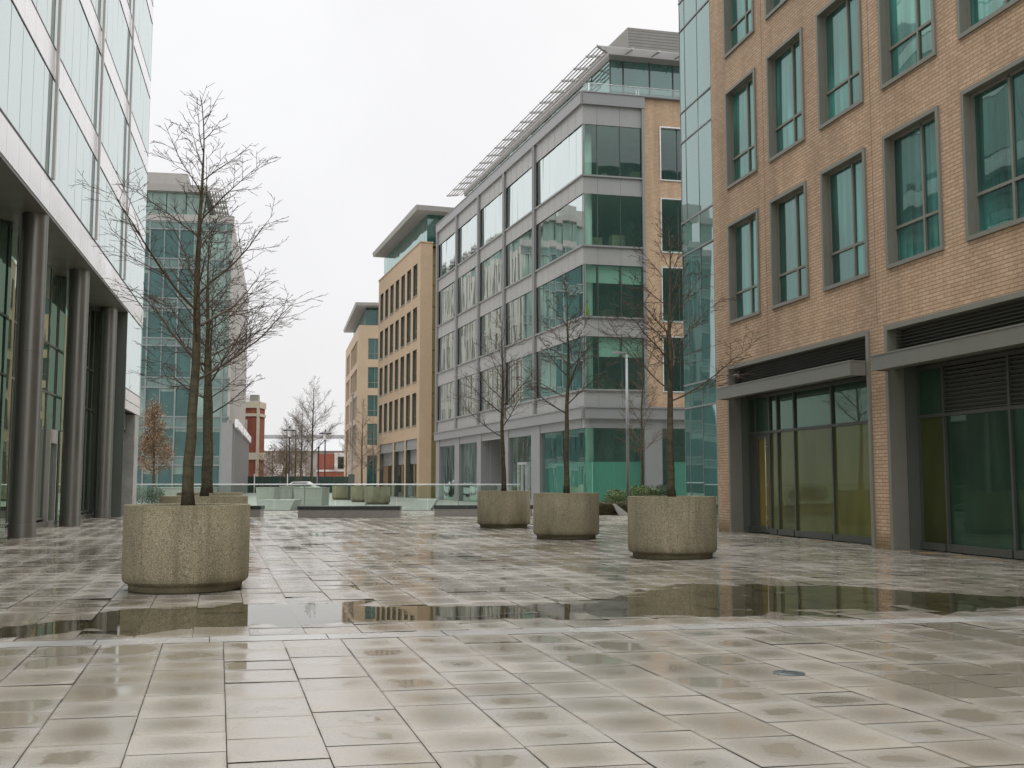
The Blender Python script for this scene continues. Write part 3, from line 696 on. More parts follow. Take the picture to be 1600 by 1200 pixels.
for z in SILL:
    for bi, (a, b_) in enumerate(bays):
        n_ = 7 if bi == 0 else 5; m = MB(); wd = (b_ - a) / n_
        for k in range(n_ + 1): m.fbox(GR, max(a, a + k * wd - .014), min(b_, a + k * wd + .014), z, z + HD, -.14, -.072)
        fr = m.build('window', 'grey_trim', T)
        m = MB(); m.panes(GR, a, b_, z, z + HD, n_, -.06, 0.005, rg, gap=.006); m.build('pane', 'street_glass', fr)
    m = MB(); xs = [0.0, 0.83, 2.13, FW_ - .06]
    for x in xs: m.fbox(GF, max(.0, x - .02), x + .02, z, z + HD, -.12, -.02)
    fr = m.build('window', 'dark_frame', T)
    m = MB()
    for a, b_ in zip(xs, xs[1:]): m.panes(GF, a, b_, z, z + HD, 1, -.06, 0.003, rg, gap=.01)
    m.build('pane', 'office_glass', fr)
# brick return
fw2 = [(4.43, 6.25, z, z + 3.05) for z in (6.20, 10.02, 13.85, 17.88)] + [(7.3, 9.1, z, z + 3.05) for z in (6.20, 10.02, 13.85, 17.88)]
m = MB(); m.wall(GF, FW_ + .06, FEND, 5.37, PAR, fw2, 0, 0.2); m.build('brick_return', 'far_brick', T)
for a, b_, z0, z1 in fw2:
    m = MB(); f_ = .06
    for (x0, x1, y0, y1) in ((a, a + f_, z0, z1), (b_ - f_, b_, z0, z1), (a + f_, b_ - f_, z0, z0 + f_), (a + f_, b_ - f_, z1 - f_, z1)): m.fbox(GF, x0 + .002, x1 - .002, y0 + .002, y1 - .002, -.2, .05)
    fr = m.build('window', 'white_panel', T)
    m = MB(); c = (a + b_) / 2 + .15; m.panes(GF, a + f_, c - .02, z0 + f_, z1 - f_, 1, -.14, .003, rg, gap=0); m.panes(GF, c + .02, b_ - f_, z0 + f_, z1 - f_, 1, -.14, .003, rg, gap=0); m.build('pane', 'office_glass', fr)
    m = MB(); m.fbox(GF, c - .02, c + .02, z0 + f_, z1 - f_, -.18, -.1); m.build('glazing_bar', 'dark_frame', fr)
# ground floor
m = MB()
for s0, s1 in ((6.75, 8.25), (12.65, 13.45), (18.75, 19.75), (24.4, 25.7), (30.3, 31.4)): m.fbox(GR, s0, s1, 0, 4.715, -.6, .06)
m.fbox(GF, 3.35, 4.33, 0, 4.715, -.6, .06); m.fbox(GF, 8.6, 9.5, 0, 4.715, -.6, .06)
m.fbox(GR, 0.35, 6.75, 4.24, 4.715, -.3, .02); m.fbox(GF, 0.3, 3.35, 4.24, 4.715, -.3, .02); m.fbox(GF, 4.33, 8.6, 4.24, 4.715, -.3, .02)
for s0, s1 in ((8.25, 12.65), (19.75, 24.4), (25.7, 30.3)): m.fbox(GR, s0, s1, 4.2, 4.715, -.3, .02)
m.fbox(GR, 13.45, 18.75, 4.35, 4.715, -.3, .02)
m.fbox(GR, 18.6, 18.75, 0, 4.3, -3.5, -.6); m.fbox(GR, 13.45, 18.6, 0, 4.3, -3.6, -3.5); m.fbox(GR, 13.3, 13.45, 0, 4.3, -3.5, -.6)
m.build('ground_floor_pier', 'grey_trim', T)
for (s0, s1, n_) in ((0.0, 6.75, 6), (8.25, 12.65, 4), (19.75, 24.4, 4), (25.7, 30.3, 4)):
    m = MB(); m.panes(GR, s0, s1, 0.05, 4.24 if s0 < 8 else 4.2, n_, -.12, .005, rg); m.build('shop_pane', 'office_glass', T)
    m = MB(); m.fbox(GR, s0 + .05, s1, 0.05, 2.45, -.5, -.45); m.build('window_film', 'film', T) if s0 < 8 else None
for (s0, s1, n_) in ((0.0, 3.35, 2), (4.33, 8.6, 3)):
    m = MB(); m.panes(GF, s0, s1, 0.05, 4.24, n_, -.12, .003, rg); m.build('shop_pane', 'office_glass', T)
    m = MB(); m.fbox(GF, s0 + .5, s1, 0.05, 2.45, -.5, -.45); m.build('window_film', 'film', T)
m = MB()
for x0, x1, z0, z1 in ((9.30, 9.42, 0, 2.6), (10.10, 10.20, 0, 2.45), (10.85, 10.97, 0, 2.6), (9.42, 10.85, 2.45, 2.6)): m.fbox(GR, x0, x1, z0, z1, -.14, .02)
do = m.build('entrance_door', 'bright_metal', T)
m = MB(); m.panes(GR, 9.42, 10.10, 0.02, 2.45, 1, -.05, .002, rg); m.panes(GR, 10.2, 10.85, 0.02, 2.45, 1, -.05, .002, rg); m.build('door_pane', 'lobby_glass', do)
# inside: floors, columns, core, blinds, furniture
m = MB()
for z in [4.75] + [x - 0.45 for x in SILL[1:]] + [21.0]:
    m.hexa([Q(.25, .25, z), Q(LEN - .2, .25, z), Q(LEN - .2, 12.8, z), Q(.25, 12.8, z), Q(.25, .25, z + .42), Q(LEN - .2, .25, z + .42), Q(LEN - .2, 12.8, z + .42), Q(.25, 12.8, z + .42)])
m.hexa([Q(.25, .25, 0), Q(LEN - .2, .25, 0), Q(LEN - .2, 12.8, 0), Q(.25, 12.8, 0), Q(.25, .25, .04), Q(LEN - .2, .25, .04), Q(LEN - .2, 12.8, .04), Q(.25, 12.8, .04)])
m.build('floor_slab', 'interior_floor', T)
m = MB(); m.hexa([Q(7, 6, 0), Q(LEN - 1, 6, 0), Q(LEN - 1, 12, 0), Q(7, 12, 0), Q(7, 6, 21), Q(LEN - 1, 6, 21), Q(LEN - 1, 12, 21), Q(7, 12, 21)]); m.build('core', 'interior_wall', T)
m = MB()
for a in (0.85, 7.6, 13.5, 19.4, 25.3):
    c = Q(a, .62 if a < 1 else 1.0, 0); m.tube([c + Vector((0, 0, .05)), c + Vector((0, 0, 21))], [.23, .23], 20)
m.build('interior_column', 'interior_column', T)
for z, h_ in ((10.20, 0.95), (6.30, 1.05)):
    for a, b_ in ((0.86, 2.10), (2.16, 3.38)):
        m = MB(); m.fbox(GF, a, b_, z + HD - h_, z + HD - .02, -.30, -.28); m.build('blind', 'blind', T)
m = MB(); m.fbox(GF, .05, 0.80, 10.2 + HD - .95, 10.2 + HD - .02, -.30, -.28); m.build('blind', 'blind', T)
m = MB()
for z in SILL:
    for k in range(10):
        a = rg.uniform(1.2, 6); r = rg.uniform(1.0, 7); h_ = rg.uniform(.5, 1.3); wd = rg.uniform(.3, .8)
        m.hexa([Q(a, r, z - .03), Q(a + .5, r, z - .03), Q(a + .5, r + wd, z - .03), Q(a, r + wd, z - .03), Q(a, r, z + h_ - .1), Q(a + .5, r, z + h_ - .1), Q(a + .5, r + wd, z + h_ - .1), Q(a, r + wd, z + h_ - .1)])
m.build('office_furniture', 'office_furniture', T)
m = MB(); c = Q(.75, .45, 10.17); m.lathe([(.0, 0), (.16, 0), (.20, .35), (.13, .62), (.08, .75), (0, .8)], 14); 
for i in range(len(m.v)): m.v[i] += c
m.build('jacket', 'yellow_fabric', T)
# roof storey
m = MB(); PZ0, PZ1 = PAR - .3, 25.05; pa, pr = 1.36, 2.18
PF = Fac(*(Q(pa, pr, 0).xy), 0.975, 0.2223, 0.2, -1); PS = Fac(*(Q(pa, pr, 0).xy), -0.3162, 0.9487, -1, -.3)
xs = [0, .78, 2.35, 3.75, 5.2, 6.6, 8.0, 9.4]
for a, b_ in zip(xs, xs[1:]): m.panes(PF, a, b_, PZ0, PZ1, 1, 0, .003, rg)
m.panes(PS, 0, 29, PZ0, PZ1, 22, 0, .006, rg)
ph = m.build('roof_storey', 'tower_glass', T)
m = MB(); m.hexa([Q(pa + .2, pr + .2, PZ0), Q(30, pr + .2, PZ0), Q(30, 12, PZ0), Q(pa + .2, 12, PZ0), Q(pa + .2, pr + .2, PZ1), Q(30, pr + .2, PZ1), Q(30, 12, PZ1), Q(pa + .2, 12, PZ1)]); m.build('core', 'interior_dark', ph)
m = MB()
for x in xs: m.fbox(PF, x - .03, x + .03, PZ0, PZ1, -.05, .06)
m.build('mullion', 'dark_frame', ph)
m = MB()      # roof slab and fascia
m.hexa([Q(pa - .05, pr - .05, PZ1), Q(31.2, pr - .05, PZ1), Q(31.2, 12.5, PZ1), Q(pa - .05, 12.5, PZ1), Q(pa - .1, pr - .1, PZ1 + .42), Q(31.3, pr - .1, PZ1 + .42), Q(31.3, 12.6, PZ1 + .42), Q(pa - .1, 12.6, PZ1 + .42)])
m.build('roof', 'roof_grey', T)
m = MB()      # brise-soleil: blades on brackets along both sides
oa, orr = 0.02, 0.88
for k in range(6):
    f_ = k / 5.0; a0 = oa + (pa - .1 - oa) * f_; r0 = orr + (pr - .1 - orr) * f_; z = 25.22 + .13 * f_; wd = .10
    m.hexa([Q(a0, r0, z), Q(32.2, r0, z), Q(32.2, r0 + wd, z + .03), Q(a0, r0 + wd, z + .03), Q(a0, r0, z + .03), Q(32.2, r0, z + .03), Q(32.2, r0 + wd, z + .06), Q(a0, r0 + wd, z + .06)])
for k in range(9):
    f_ = k / 8.0; a0 = oa + (pa - .1 - oa) * f_; r0 = orr + (pr - .1 - orr) * f_; z = 25.22 + .13 * f_; wd = .12
    m.hexa([Q(a0, r0, z + .003), Q(a0 + wd, r0 + wd, z + .033), Q(a0 + wd, 12.6, z + .033), Q(a0, 12.6, z + .003), Q(a0, r0, z + .033), Q(a0 + wd, r0 + wd, z + .063), Q(a0 + wd, 12.6, z + .063), Q(a0, 12.6, z + .033)])
m.build('sunshade_blade', 'silver_louvre', T)
m = MB()
for k in range(17):
    a = 1.6 + k * 1.9
    m = MB(); m.hexa([Q(a, orr - .02, 25.17), Q(a + .06, orr - .02, 25.17), Q(a + .06, pr - .3, 25.3), Q(a, pr - .3, 25.3), Q(a, orr - .02, 25.30), Q(a + .06, orr - .02, 25.30), Q(a + .06, pr - .3, 25.47), Q(a, pr - .3, 25.47)]); m.build('sunshade_bracket', 'fin_metal', T)
for r in (2.95, 4.5, 5.9, 7.4, 9):
    m = MB(); m.hexa([Q(oa - .02, r, 25.17), Q(oa - .02, r + .06, 25.17), Q(pa - .3, r + .06, 25.3), Q(pa - .3, r, 25.3), Q(oa - .02, r, 25.30), Q(oa - .02, r + .06, 25.30), Q(pa - .3, r + .06, 25.47), Q(pa - .3, r, 25.47)]); m.build('sunshade_bracket', 'fin_metal', T)
m.hexa([Q(oa, orr, 25.16), Q(oa + .08, orr, 25.16), Q(pa - .25, pr - .33, 25.3), Q(pa - .33, pr - .3, 25.3), Q(oa, orr, 25.30), Q(oa + .08, orr, 25.30), Q(pa - .25, pr - .33, 25.47), Q(pa - .33, pr - .3, 25.47)])
m.build('sunshade_bracket', 'fin_metal', T) if m.v else None
m = MB()      # louvred plant room
a0, r0 = 3.4, 4.2; h0, h1 = PZ1 + .43, 28.05
for k in range(14):
    z = h0 + k * (h1 - h0) / 14
    m.hexa([Q(a0, r0, z), Q(28, r0, z), Q(28, 12, z), Q(a0, 12, z), Q(a0 - .05, r0 - .05, z + .14), Q(28, r0 - .05, z + .14), Q(28, 12, z + .14), Q(a0 - .05, 12, z + .14)])
m.build('plant_room', 'roof_grey', T)
m = MB(); rr0 = .75
RF = Fac(*(Q(.9, rr0, 0).xy), 0.975, 0.2223, .2, -1); RS = Fac(*(Q(.9, rr0, 0).xy), -0.3162, .9487, -1, -.3)
m.panes(RF, 0, 11, PAR - .1, 23.38, 4, 0, .001, rg, gap=.03); m.panes(RS, 0, 3.0, PAR - .1, 23.38, 2, 0, .001, rg, gap=.03)
rl = m.build('roof_balustrade', 'roof_rail_glass', T)
m = MB(); m.tube([RS.p(3, 23.42), RF.p(0, 23.42), RF.p(11, 23.42)], [.025] * 3, 8)
for x in (0, 2.75, 2.9, 5.6): m.tube([RF.p(x, PAR - .1, .02), RF.p(x, 23.42, .02)], [.025, .025], 6)
m.build('handrail', 'bright_metal', rl)

# ------------------------------------------------------------------ tan building behind it
TN = Fac(-8.0773, 91.2717, -0.31256, 0.9499, -1, -.3); TF = Fac(-8.0773, 91.2717, .9499, .31256, .3, -1)
T = thing('sandstone_office_building', 'tan sandstone office block with narrow slot windows beside the grey office', 'building', TN.p(0, 0))
slots = [(1.2 + 2.57 * i, 1.2 + 2.57 * i + 1.62, z, z + 2.86) for z in (6.42, 10.28, 14.1, 18.03) for i in range(7)]
gops = [(.85, 5.3, 0, 5.2), (5.95, 10.45, 0, 5.2), (11.2, 17.7, 0, 5.2)]
m = MB(); m.wall(TN, 0, 19.15, 0, 22.5, slots + gops, 0, .42, 0, 1)
m.wall(TF, 0, 1.1, 0, 22.5, [], 0, 0)
P_ = lambda a, r, z: TN.o + TN.s * a + TF.s * r + Vector((0, 0, z))
m.quad(P_(19.15, 0, 0), P_(19.15, 0, 22.5), P_(19.15, 12, 22.5), P_(19.15, 12, 0)); m.quad(P_(0, 0, 22.4), P_(19.15, 0, 22.4), P_(19.15, 12, 22.4), P_(0, 12, 22.4))
m.quad(P_(0, 1.1, 0), P_(.6, 1.1, 0), P_(.6, 1.1, 22.5), P_(0, 1.1, 22.5))
m.fbox(TN, -.05, 19.2, 22.5, 22.62, -.4, .06); m.fbox(TF, .0, 1.15, 22.5, 22.62, -.4, .057)
m.build('wall', ['sandstone', 'dark_frame'], T)
wc2 = {}
def mk_slot():
    m = MB(); w_, h_ = 1.62, 2.86
    for (a, b_, c, d_) in ((0, .06, 0, h_), (w_ - .06, w_, 0, h_), (.06, w_ - .06, 0, .06), (.06, w_ - .06, h_ - .06, h_), (w_ / 2 - .025, w_ / 2 + .025, .06, h_ - .06), (.06, w_ / 2 - .025, .8, .86), (w_ / 2 + .025, w_ - .06, .8, .86)): m.fbox(U, a, b_, c, d_, -.30, -.22)
    m.fbox(U, -.05, w_ + .05, -.10, -.002, -.2, .06)
    fr = mesh_only(m, 'window', 'frame_grey'); m = MB(); m.panes(U, .05, w_ - .05, .05, h_ - .05, 1, -.26, .006, random.Random(2), gap=0)
    return fr, mesh_only(m, 'pane', 'slot_glass')
for a, b_, z0, z1 in slots: put_window(wc2, 0, mk_slot, TN, a, 1.62, z0, 0, T)
for a, b_, z0, z1 in gops:
    m = MB(); m.fbox(TN, a, b_, 4.35, 5.19, -.42, -.1); m.fbox(TN, a, b_, 3.05, 4.3, -.9, -.45); m.fbox(TN, a, b_, 4.3, 4.42, -.42, -.02); m.build('spandrel', 'grey_trim', T)
    m = MB(); m.panes(TN, a, b_, 0.05, 3.05, 3, -.9, .004, rg); m.build('shop_pane', 'slot_glass', T)
    for k in range(1, 3): m = MB(); m.fbox(TN, a + k * (b_ - a) / 3 - .04, a + k * (b_ - a) / 3 + .04, 0, 3.05, -.95, -.8); m.build('mullion', 'grey_trim', T)
m = MB(); OL = Fac(*(P_(.6, 1.1, 0).xy), .9499, .31256, .3, -1)
z = 0
for z0, z1 in ((0, 2.6), (2.6, 5.2), (5.2, 7.2), (7.2, 9.2), (9.2, 11), (11, 13), (13, 14.9), (14.9, 16.9), (16.9, 18.8), (18.8, 20.6), (20.6, 22.2)):
    for k in range(3): m.fbox(OL, k * .95 + .02, k * .95 + .93, z0 + .03, z1 - .03, -.3, .04 if (k + int(z0)) % 2 else .02)
m.fbox(OL, 0, 3.2, 0, 22.3, -.6, -.3)
m.build('panel_infill', 'olive_panel', T)
m = MB(); m.panes(Fac(*(P_(.5, .7, 0).xy), -.31256, .9499, -1, -.3), 0, 19.5, 22.4, 25.2, 20, 0, .004, rg); m.panes(Fac(*(P_(.5, .7, 0).xy), .9499, .31256, .3, -1), 0, 6, 22.4, 25.2, 5, 0, .003, rg)
m.build('roof_storey', 'tower_glass', T)
m = MB(); m.hexa([P_(.8, 1.0, 22.4), P_(19.6, 1.0, 22.4), P_(19.6, 9, 22.4), P_(.8, 9, 22.4), P_(.8, 1.0, 25.2), P_(19.6, 1.0, 25.2), P_(19.6, 9, 25.2), P_(.8, 9, 25.2)]); m.build('core', 'interior_dark', T)
m = MB(); m.hexa([P_(-.9, -.55, 25.2), P_(19.6, -.55, 25.2), P_(19.6, 9, 25.2), P_(-.9, 9, 25.2), P_(-1.0, -.65, 25.62), P_(19.7, -.65, 25.62), P_(19.7, 9, 25.62), P_(-1.0, 9, 25.62)])
m.hexa([P_(2, 1.6, 25.62), P_(18, 1.6, 25.62), P_(18, 9, 25.62), P_(2, 9, 25.62), P_(2, 1.6, 26.0), P_(18, 1.6, 26.0), P_(18, 9, 26.0), P_(2, 9, 26.0)])
m.build('roof', 'roof_grey', T)

# ------------------------------------------------------------------ farther tan building
T3 = Fac(-20.811, 141.585, -.218, .976, -1, -.2); T3F = Fac(-20.811, 141.585, .996, .09, .1, -1)
T = thing('far_sandstone_building', 'pale sandstone office block farthest down the street, with a flat overhanging roof', 'building', T3.p(0, 0))
fz = (2.4, 6.42, 10.28, 14.1, 18.03)
gr3 = [(3.0, 15.8, z, z + 3.0) for z in fz[1:]] + [(18.2, 25.8, z, z + 3.0) for z in fz[1:]]
fo3 = [(1.25, 3.05, z, z + 2.86) for z in fz[1:]] + [(1.25, 3.05, 0, 5.0)] + [(4.5, 6.3, z, z + 2.86) for z in fz[1:]]
m = MB(); m.wall(T3, 0, 28.5, 0, 22.7, gr3, 0, .4); m.wall(T3F, 0, 12, 0, 22.7, fo3, 0, .3)
P3_ = lambda a, r, z: T3.o + T3.s * a + T3F.s * r + Vector((0, 0, z))
m.quad(P3_(28.5, 0, 0), P3_(28.5, 0, 22.7), P3_(28.5, 12, 22.7), P3_(28.5, 12, 0)); m.quad(P3_(0, 0, 22.6), P3_(28.5, 0, 22.6), P3_(28.5, 12, 22.6), P3_(0, 12, 22.6))
m.build('wall', 'pale_sandstone', T)
for a, b_, z0, z1 in gr3:
    n_ = 5 if b_ - a > 10 else 3; wd = (b_ - a) / n_
    m = MB()
    for k in range(n_ + 1): m.fbox(T3, max(a, a + k * wd - .35), min(b_, a + k * wd + .35), z0, z1, -.35, -.08)
    m.build('window_pier', 'pale_sandstone', T)
    m = MB(); m.panes(T3, a, b_, z0, z1, n_, -.36, .004, rg); m.build('window', 'slot_glass', T)
for a, b_, z0, z1 in fo3:
    m = MB(); c = (a + b_) / 2
    for x0, x1, y0, y1 in ((a, a + .07, z0, z1), (b_ - .07, b_, z0, z1), (c - .04, c + .04, z0, z1), (a + .07, c - .04, z0 + .75, z0 + .83), (c + .04, b_ - .07, z0 + .75, z0 + .83)): m.fbox(T3F, x0, x1, y0, y1, -.3, -.2)
    fr = m.build('window', 'frame_grey', T)
    m = MB(); m.panes(T3F, a, b_, z0, z1, 1, -.27, .003, rg, gap=0); m.build('pane', 'teal_glass', fr)
m = MB(); m.panes(Fac(*(P3_(1.2, .95, 0).xy), .996, .09, .1, -1), 0, 9, 22.6, 25.3, 6, 0, .004, rg); m.panes(Fac(*(P3_(1.2, .95, 0).xy), -.218, .976, -1, -.2), 0, 24, 22.6, 25.3, 14, 0, .004, rg); m.build('roof_storey', 'teal_glass', T)
m = MB(); m.hexa([P3_(-.8, -.5, 25.3), P3_(26, -.5, 25.3), P3_(26, 11, 25.3), P3_(-.8, 11, 25.3), P3_(-.9, -.6, 25.7), P3_(26.1, -.6, 25.7), P3_(26.1, 11, 25.7), P3_(-.9, 11, 25.7)]); m.build('roof', 'roof_grey', T)

# ------------------------------------------------------------------ left curtain-wall building with columns
LB = Fac(-15.0518, 40.2703, .2257, -.9742, 1, .2)
T = thing('curtain_wall_building', 'tall white panelled curtain wall office on the left, raised over a colonnade', 'building', LB.p(0, 0))
LZ = [(9.08, 11.68), (12.50, 15.20), (16.02, 18.72), (19.54, 22.24), (23.06, 25.76), (26.58, 29.3)]
mulls = [0.72 + 6.87 * k for k in range(6)]
sA, sB = -6.15, 36.0; LTOP = 30.5
m = MB()
m.fbox(LB, sA, sB, 8.205, 9.0, -.12, .0)
zs = [9.08] + [z for p in LZ for z in p][1:]
for (z0, z1) in zip([p[1] for p in LZ], [p[0] for p in LZ[1:]] + [LTOP]):
    s = sA
    while s < sB: m.fbox(LB, s + .006, min(s + 1.145, sB) - .006, z0 + .02, z1 - .02, -.1, 0.0); s += 1.145
for (z0, z1) in ((8.2, 9.0),):
    s = sA
    while s < sB: m.fbox(LB, s + .006, s + 1.139, z0, z1, 0.003, .015); s += 1.145
m.build('white_panel', 'white_panel', T)
for z0, z1 in ((4.65, 5.08), (4.28, 4.62)): m = MB(); m.fbox(LB, sA, -1.32, z0, z1, -.1, 0.0); m.build('white_panel', 'white_panel', T)
rgl = random.Random(21)
m = MB()
for z0, z1 in LZ:
    s = sA
    n_ = int((sB - sA) / 1.145); m.panes(LB, sA, sA + n_ * 1.145, z0, z1, n_, -.006, .0014, rgl, gap=.008)
m.panes(LB, sA, sA + 4.85, 5.1, 8.18, 4, -.02, .0016, rgl, gap=.008)
m.build('curtain_wall_pane', 'curtain_glass', T)
m = MB()
for z in [p for q_ in LZ for p in q_] + [9.03]: m.fbox(LB, sA, sB, z - .014, z + .014, -.06, .012)
m.fbox(LB, sA, -1.32, 5.085, 5.11, -.05, .012)
m.build('transom', 'dark_frame', T)
for k, s in enumerate(mulls):
    m = MB(); m.fbox(LB, s - .075, s + .075, 9.06, LTOP, 0.036, .11)
    m.build('fin', 'fin_metal', T)
m = MB()      # body, end wall, soffit, back wall
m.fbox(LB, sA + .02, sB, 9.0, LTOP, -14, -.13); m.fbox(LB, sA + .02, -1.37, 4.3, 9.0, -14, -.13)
m.build('core', 'interior_dark', T)
m = MB(); LE = Fac(*(LB.p(sA, 0).xy), -.9742, -.2257, -.2, 1); m.wall(LE, 0, 14, 4.3, LTOP, [], .02, 0); m.build('end_wall', 'white_panel', T)
m = MB(); m.fbox(LB, -1.3, sB, 8.12, 8.195, -3.5, 0.0); m.build('soffit', 'soffit', T)
# columns
for s, r, off in ((21.6, .31, -.32), (14.4, .31, -.32), (7.15, .31, -.45), (-.3, .31, -.58)):
    c = LB.p(s, 0, off); m = MB(); m.lathe([(r + .012, 0), (r + .012, .33), (r, .335), (r, 4.6), (r - .006, 4.603), (r - .006, 4.61), (r, 4.613), (r, 8.12)], 40, c.x, c.y)
    m.build('column', 'steel_column', T)
# lobby glazing behind the columns
DL = -1.25
seg = [-1.3, -.2, 1.0, 2.2, 3.4, 4.25, 5.2, 6.06, 7.35, 8.5, 9.7, 10.6, 11.34, 11.93, 12.9, 14.1, 15.3, 16.5, 17.7, 18.9, 20.1, 21.3, 22.5, 23.9, 25.4]
m = MB(); zl = [0.24, 4.17, 5.70, 8.1]
rgl2 = random.Random(4)
for a, b_ in zip(seg, seg[1:]):
    for z0, z1 in zip(zl, zl[1:]): m.panes(LB, a, b_, z0, z1, 1, DL, .003, rgl2, gap=.01)
m.build('lobby_pane', 'lobby_glass', T)
m = MB()
for z in zl[:-1]: m.fbox(LB, -1.3, 25.4, z - .03, z + .03, DL - .05, DL + .05)
m.fbox(LB, -1.3, 25.4, 0, .14, DL - .05, DL + .16)
for i, a in enumerate(seg): m.fbox(LB, a - .02, a + .02, .04, 8.1, DL - .05, DL + .03)
m.build('lobby_frame', 'lobby_metal', T)
for s0, s1 in ((12.95, 13.55), (5.25, 6.0), (19.4, 20.1)): m = MB(); m.fbox(LB, s0, s1, 0, 8.1, DL - .04, DL + .22); m.build('lobby_pier', 'lobby_glass', T)
m = MB(); m.fbox(LB, 6.1, 6.22, 0, 3.03, DL - .02, DL + .16); m.fbox(LB, 7.2, 7.32, 0, 3.03, DL - .02, DL + .16); m.fbox(LB, 6.22, 7.2, 2.6, 3.03, DL - .02, DL + .16)
do = m.build('door', 'fin_metal', T); m = MB(); m.panes(LB, 6.22, 7.2, .02, 2.6, 1, DL + .06, .002, rgl2); m.build('door_pane', 'lobby_glass', do)
m = MB(); m.fbox(LB, -1.3, 26, 0, 8.12, -3.6, -2.2); m.build('lobby_back', 'interior_dark', T)
# stone base at the far corner
m = MB(); m.fbox(LB, -6.15, -4.75, 0, 4.25, -3, -.02); m.build('stone_pier', 'stone_wall', T)
m = MB(); m.fbox(LB, -1.36, -1.29, 0, 8.1, -1.2, -.02); m.fbox(LB, -4.75, -1.36, 3.55, 4.25, -.9, -.35); m.build('corner_post', 'recess_dark', T)
m = MB()
for a in range(6): 
    for k in range(8): m.panes(LB, -4.75 + a * .565, -4.75 + (a + 1) * .565, .1 + k * .43, .1 + (k + 1) * .43, 1, -.9, .008, rgl2, gap=.02)
m.build('side_pane', 'lobby_glass', T)

# ------------------------------------------------------------------ teal glass building beyond
TE = Fac(-27.349, 101.0, -.9877, -.156, .15, -1); TS2 = Fac(-27.349, 101.0, -.2101, .9777, 1, .2)
T = thing('teal_glass_building', 'teal glazed office block with banded floors beyond the bare trees on the left', 'building', TE.p(0, 0))
E_ = lambda a, r, z: TE.o + TS2.s * a + TE.s * r + Vector((0, 0, z))
bands = [(3.06, 3.77), (6.62, 7.59), (10.47, 11.34), (14.5, 15.14), (18.2, 19.03), (22.08, 22.92), (25.9, 26.55)]
WT = 16.0
m = MB()
for z0, z1 in bands: m.fbox(TE, 0.0, WT, z0, z1, -.2, .0)
m.build('spandrel', 'spandrel_glass', T)
m = MB()
for z0, z1 in bands: m.fbox(TE, -.05, WT, z0 - .12, z0 + .02, -.1, .09); m.fbox(TE, -.05, WT, z1 - .02, z1 + .10, -.1, .09)
for x in (.65, 2.15, 5.0, 7.75, 10.5, 13.2): m.fbox(TE, x - .08, x + .08, 0, 26.6, -.1, .085)
for x in (3.6, 6.4, 9.1): m.fbox(TE, x - .05, x + .05, 0, 26.6, -.1, .05)
m.build('mullion', 'teal_metal', T)
rgq = random.Random(8)
zf = [0] + [z for b_ in bands for z in b_]
lev = [(zf[2 * i], zf[2 * i + 1]) for i in range(len(bands))]
xs = [0, .65, 2.15, 3.6, 5.0, 6.4, 7.75, 9.1, 10.5, 13.2, WT]
for li, (z0, z1) in enumerate(lev):
    for a, b_ in zip(xs, xs[1:]):
        hd = z0 + (z1 - z0) * rgq.choice((1, 1, .8, .65, .0, .85))
        if 2 < a < 7 or li < 2: hd = z0 + (z1 - z0) * rgq.choice((1, 1, .85, .7))
        if a < 3.5 and li >= 2: hd = z0 + (z1 - z0) * rgq.choice((0, 0, 0, .5))
        if a < .1: hd = z0
        if hd > z0: dk = MB(); dk.panes(TE, a, b_, z0, hd, 1, -.08, .004, rgq, gap=.0); dk.build('dark_pane', 'teal_glass', T)
        if hd < z1: pa_ = MB(); pa_.panes(TE, a, b_, hd, z1, 1, -.08, .004, rgq, gap=.0); pa_.build('blind_pane', 'pale_teal_glass', T)
m = MB()     # street side: thin vertical metal fins over glass
k = 0.0
while k < 40: m.fbox(TS2, k, k + .6, 7.3, 26.6, -.1, .12); k += 1.0
for z0, z1 in bands[1:]: m.fbox(TS2, 0, 40, z0, z1, -.1, .05)
m.build('side_fin', 'side_metal', T)
m = MB(); m.panes(TS2, 0, 40, 7.3, 26.6, 30, -.06, .004, rgq); m.build('side_pane', 'pale_teal_glass', T)
m = MB()
m.fbox(TS2, -.02, 41.5, 0, 7.1, -.3, .45); 
k = 0.3
while k < 41: m.fbox(TS2, k, k + .5, 0, 6.6, .453, .62); k += 1.5
m.fbox(TE, -.45, .6, 0, 7.1, -.2, .1)
m.build('side_base', 'grey_trim', T)
m = MB()
for a0, a1 in ((0, 13), (15, 41)): m.fbox(TS2, a0, a1, 6.65, 7.45, .63, .9)
m.build('side_ledge', 'white_panel', T)
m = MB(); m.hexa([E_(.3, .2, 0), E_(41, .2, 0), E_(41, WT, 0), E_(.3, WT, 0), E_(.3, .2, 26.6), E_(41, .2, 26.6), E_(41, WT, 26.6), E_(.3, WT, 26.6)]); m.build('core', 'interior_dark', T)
m = MB(); m.panes(Fac(*(E_(.8, 2.7, 0).xy), -.9877, -.156, .15, -1), 0, 13, 26.6, 29.7, 7, 0, .004, rgq, gap=.04); m.panes(Fac(*(E_(.8, 2.7, 0).xy), -.2101, .9777, 1, .2), 0, 38, 26.6, 29.7, 22, 0, .004, rgq, gap=.04)
m.build('roof_storey', 'pale_teal_glass', T)
m = MB(); m.fbox(TE, -.1, WT, 26.67, 27.35, -.3, .12); m.build('roof_parapet', 'roof_grey', T)
m = MB(); m.hexa([E_(.2, 2.5, 29.7), E_(40, 2.5, 29.7), E_(40, WT, 29.7), E_(.2, WT, 29.7), E_(.1, 2.5, 30.35), E_(40, 2.5, 30.35), E_(40, WT, 30.35), E_(.1, WT, 30.35)])
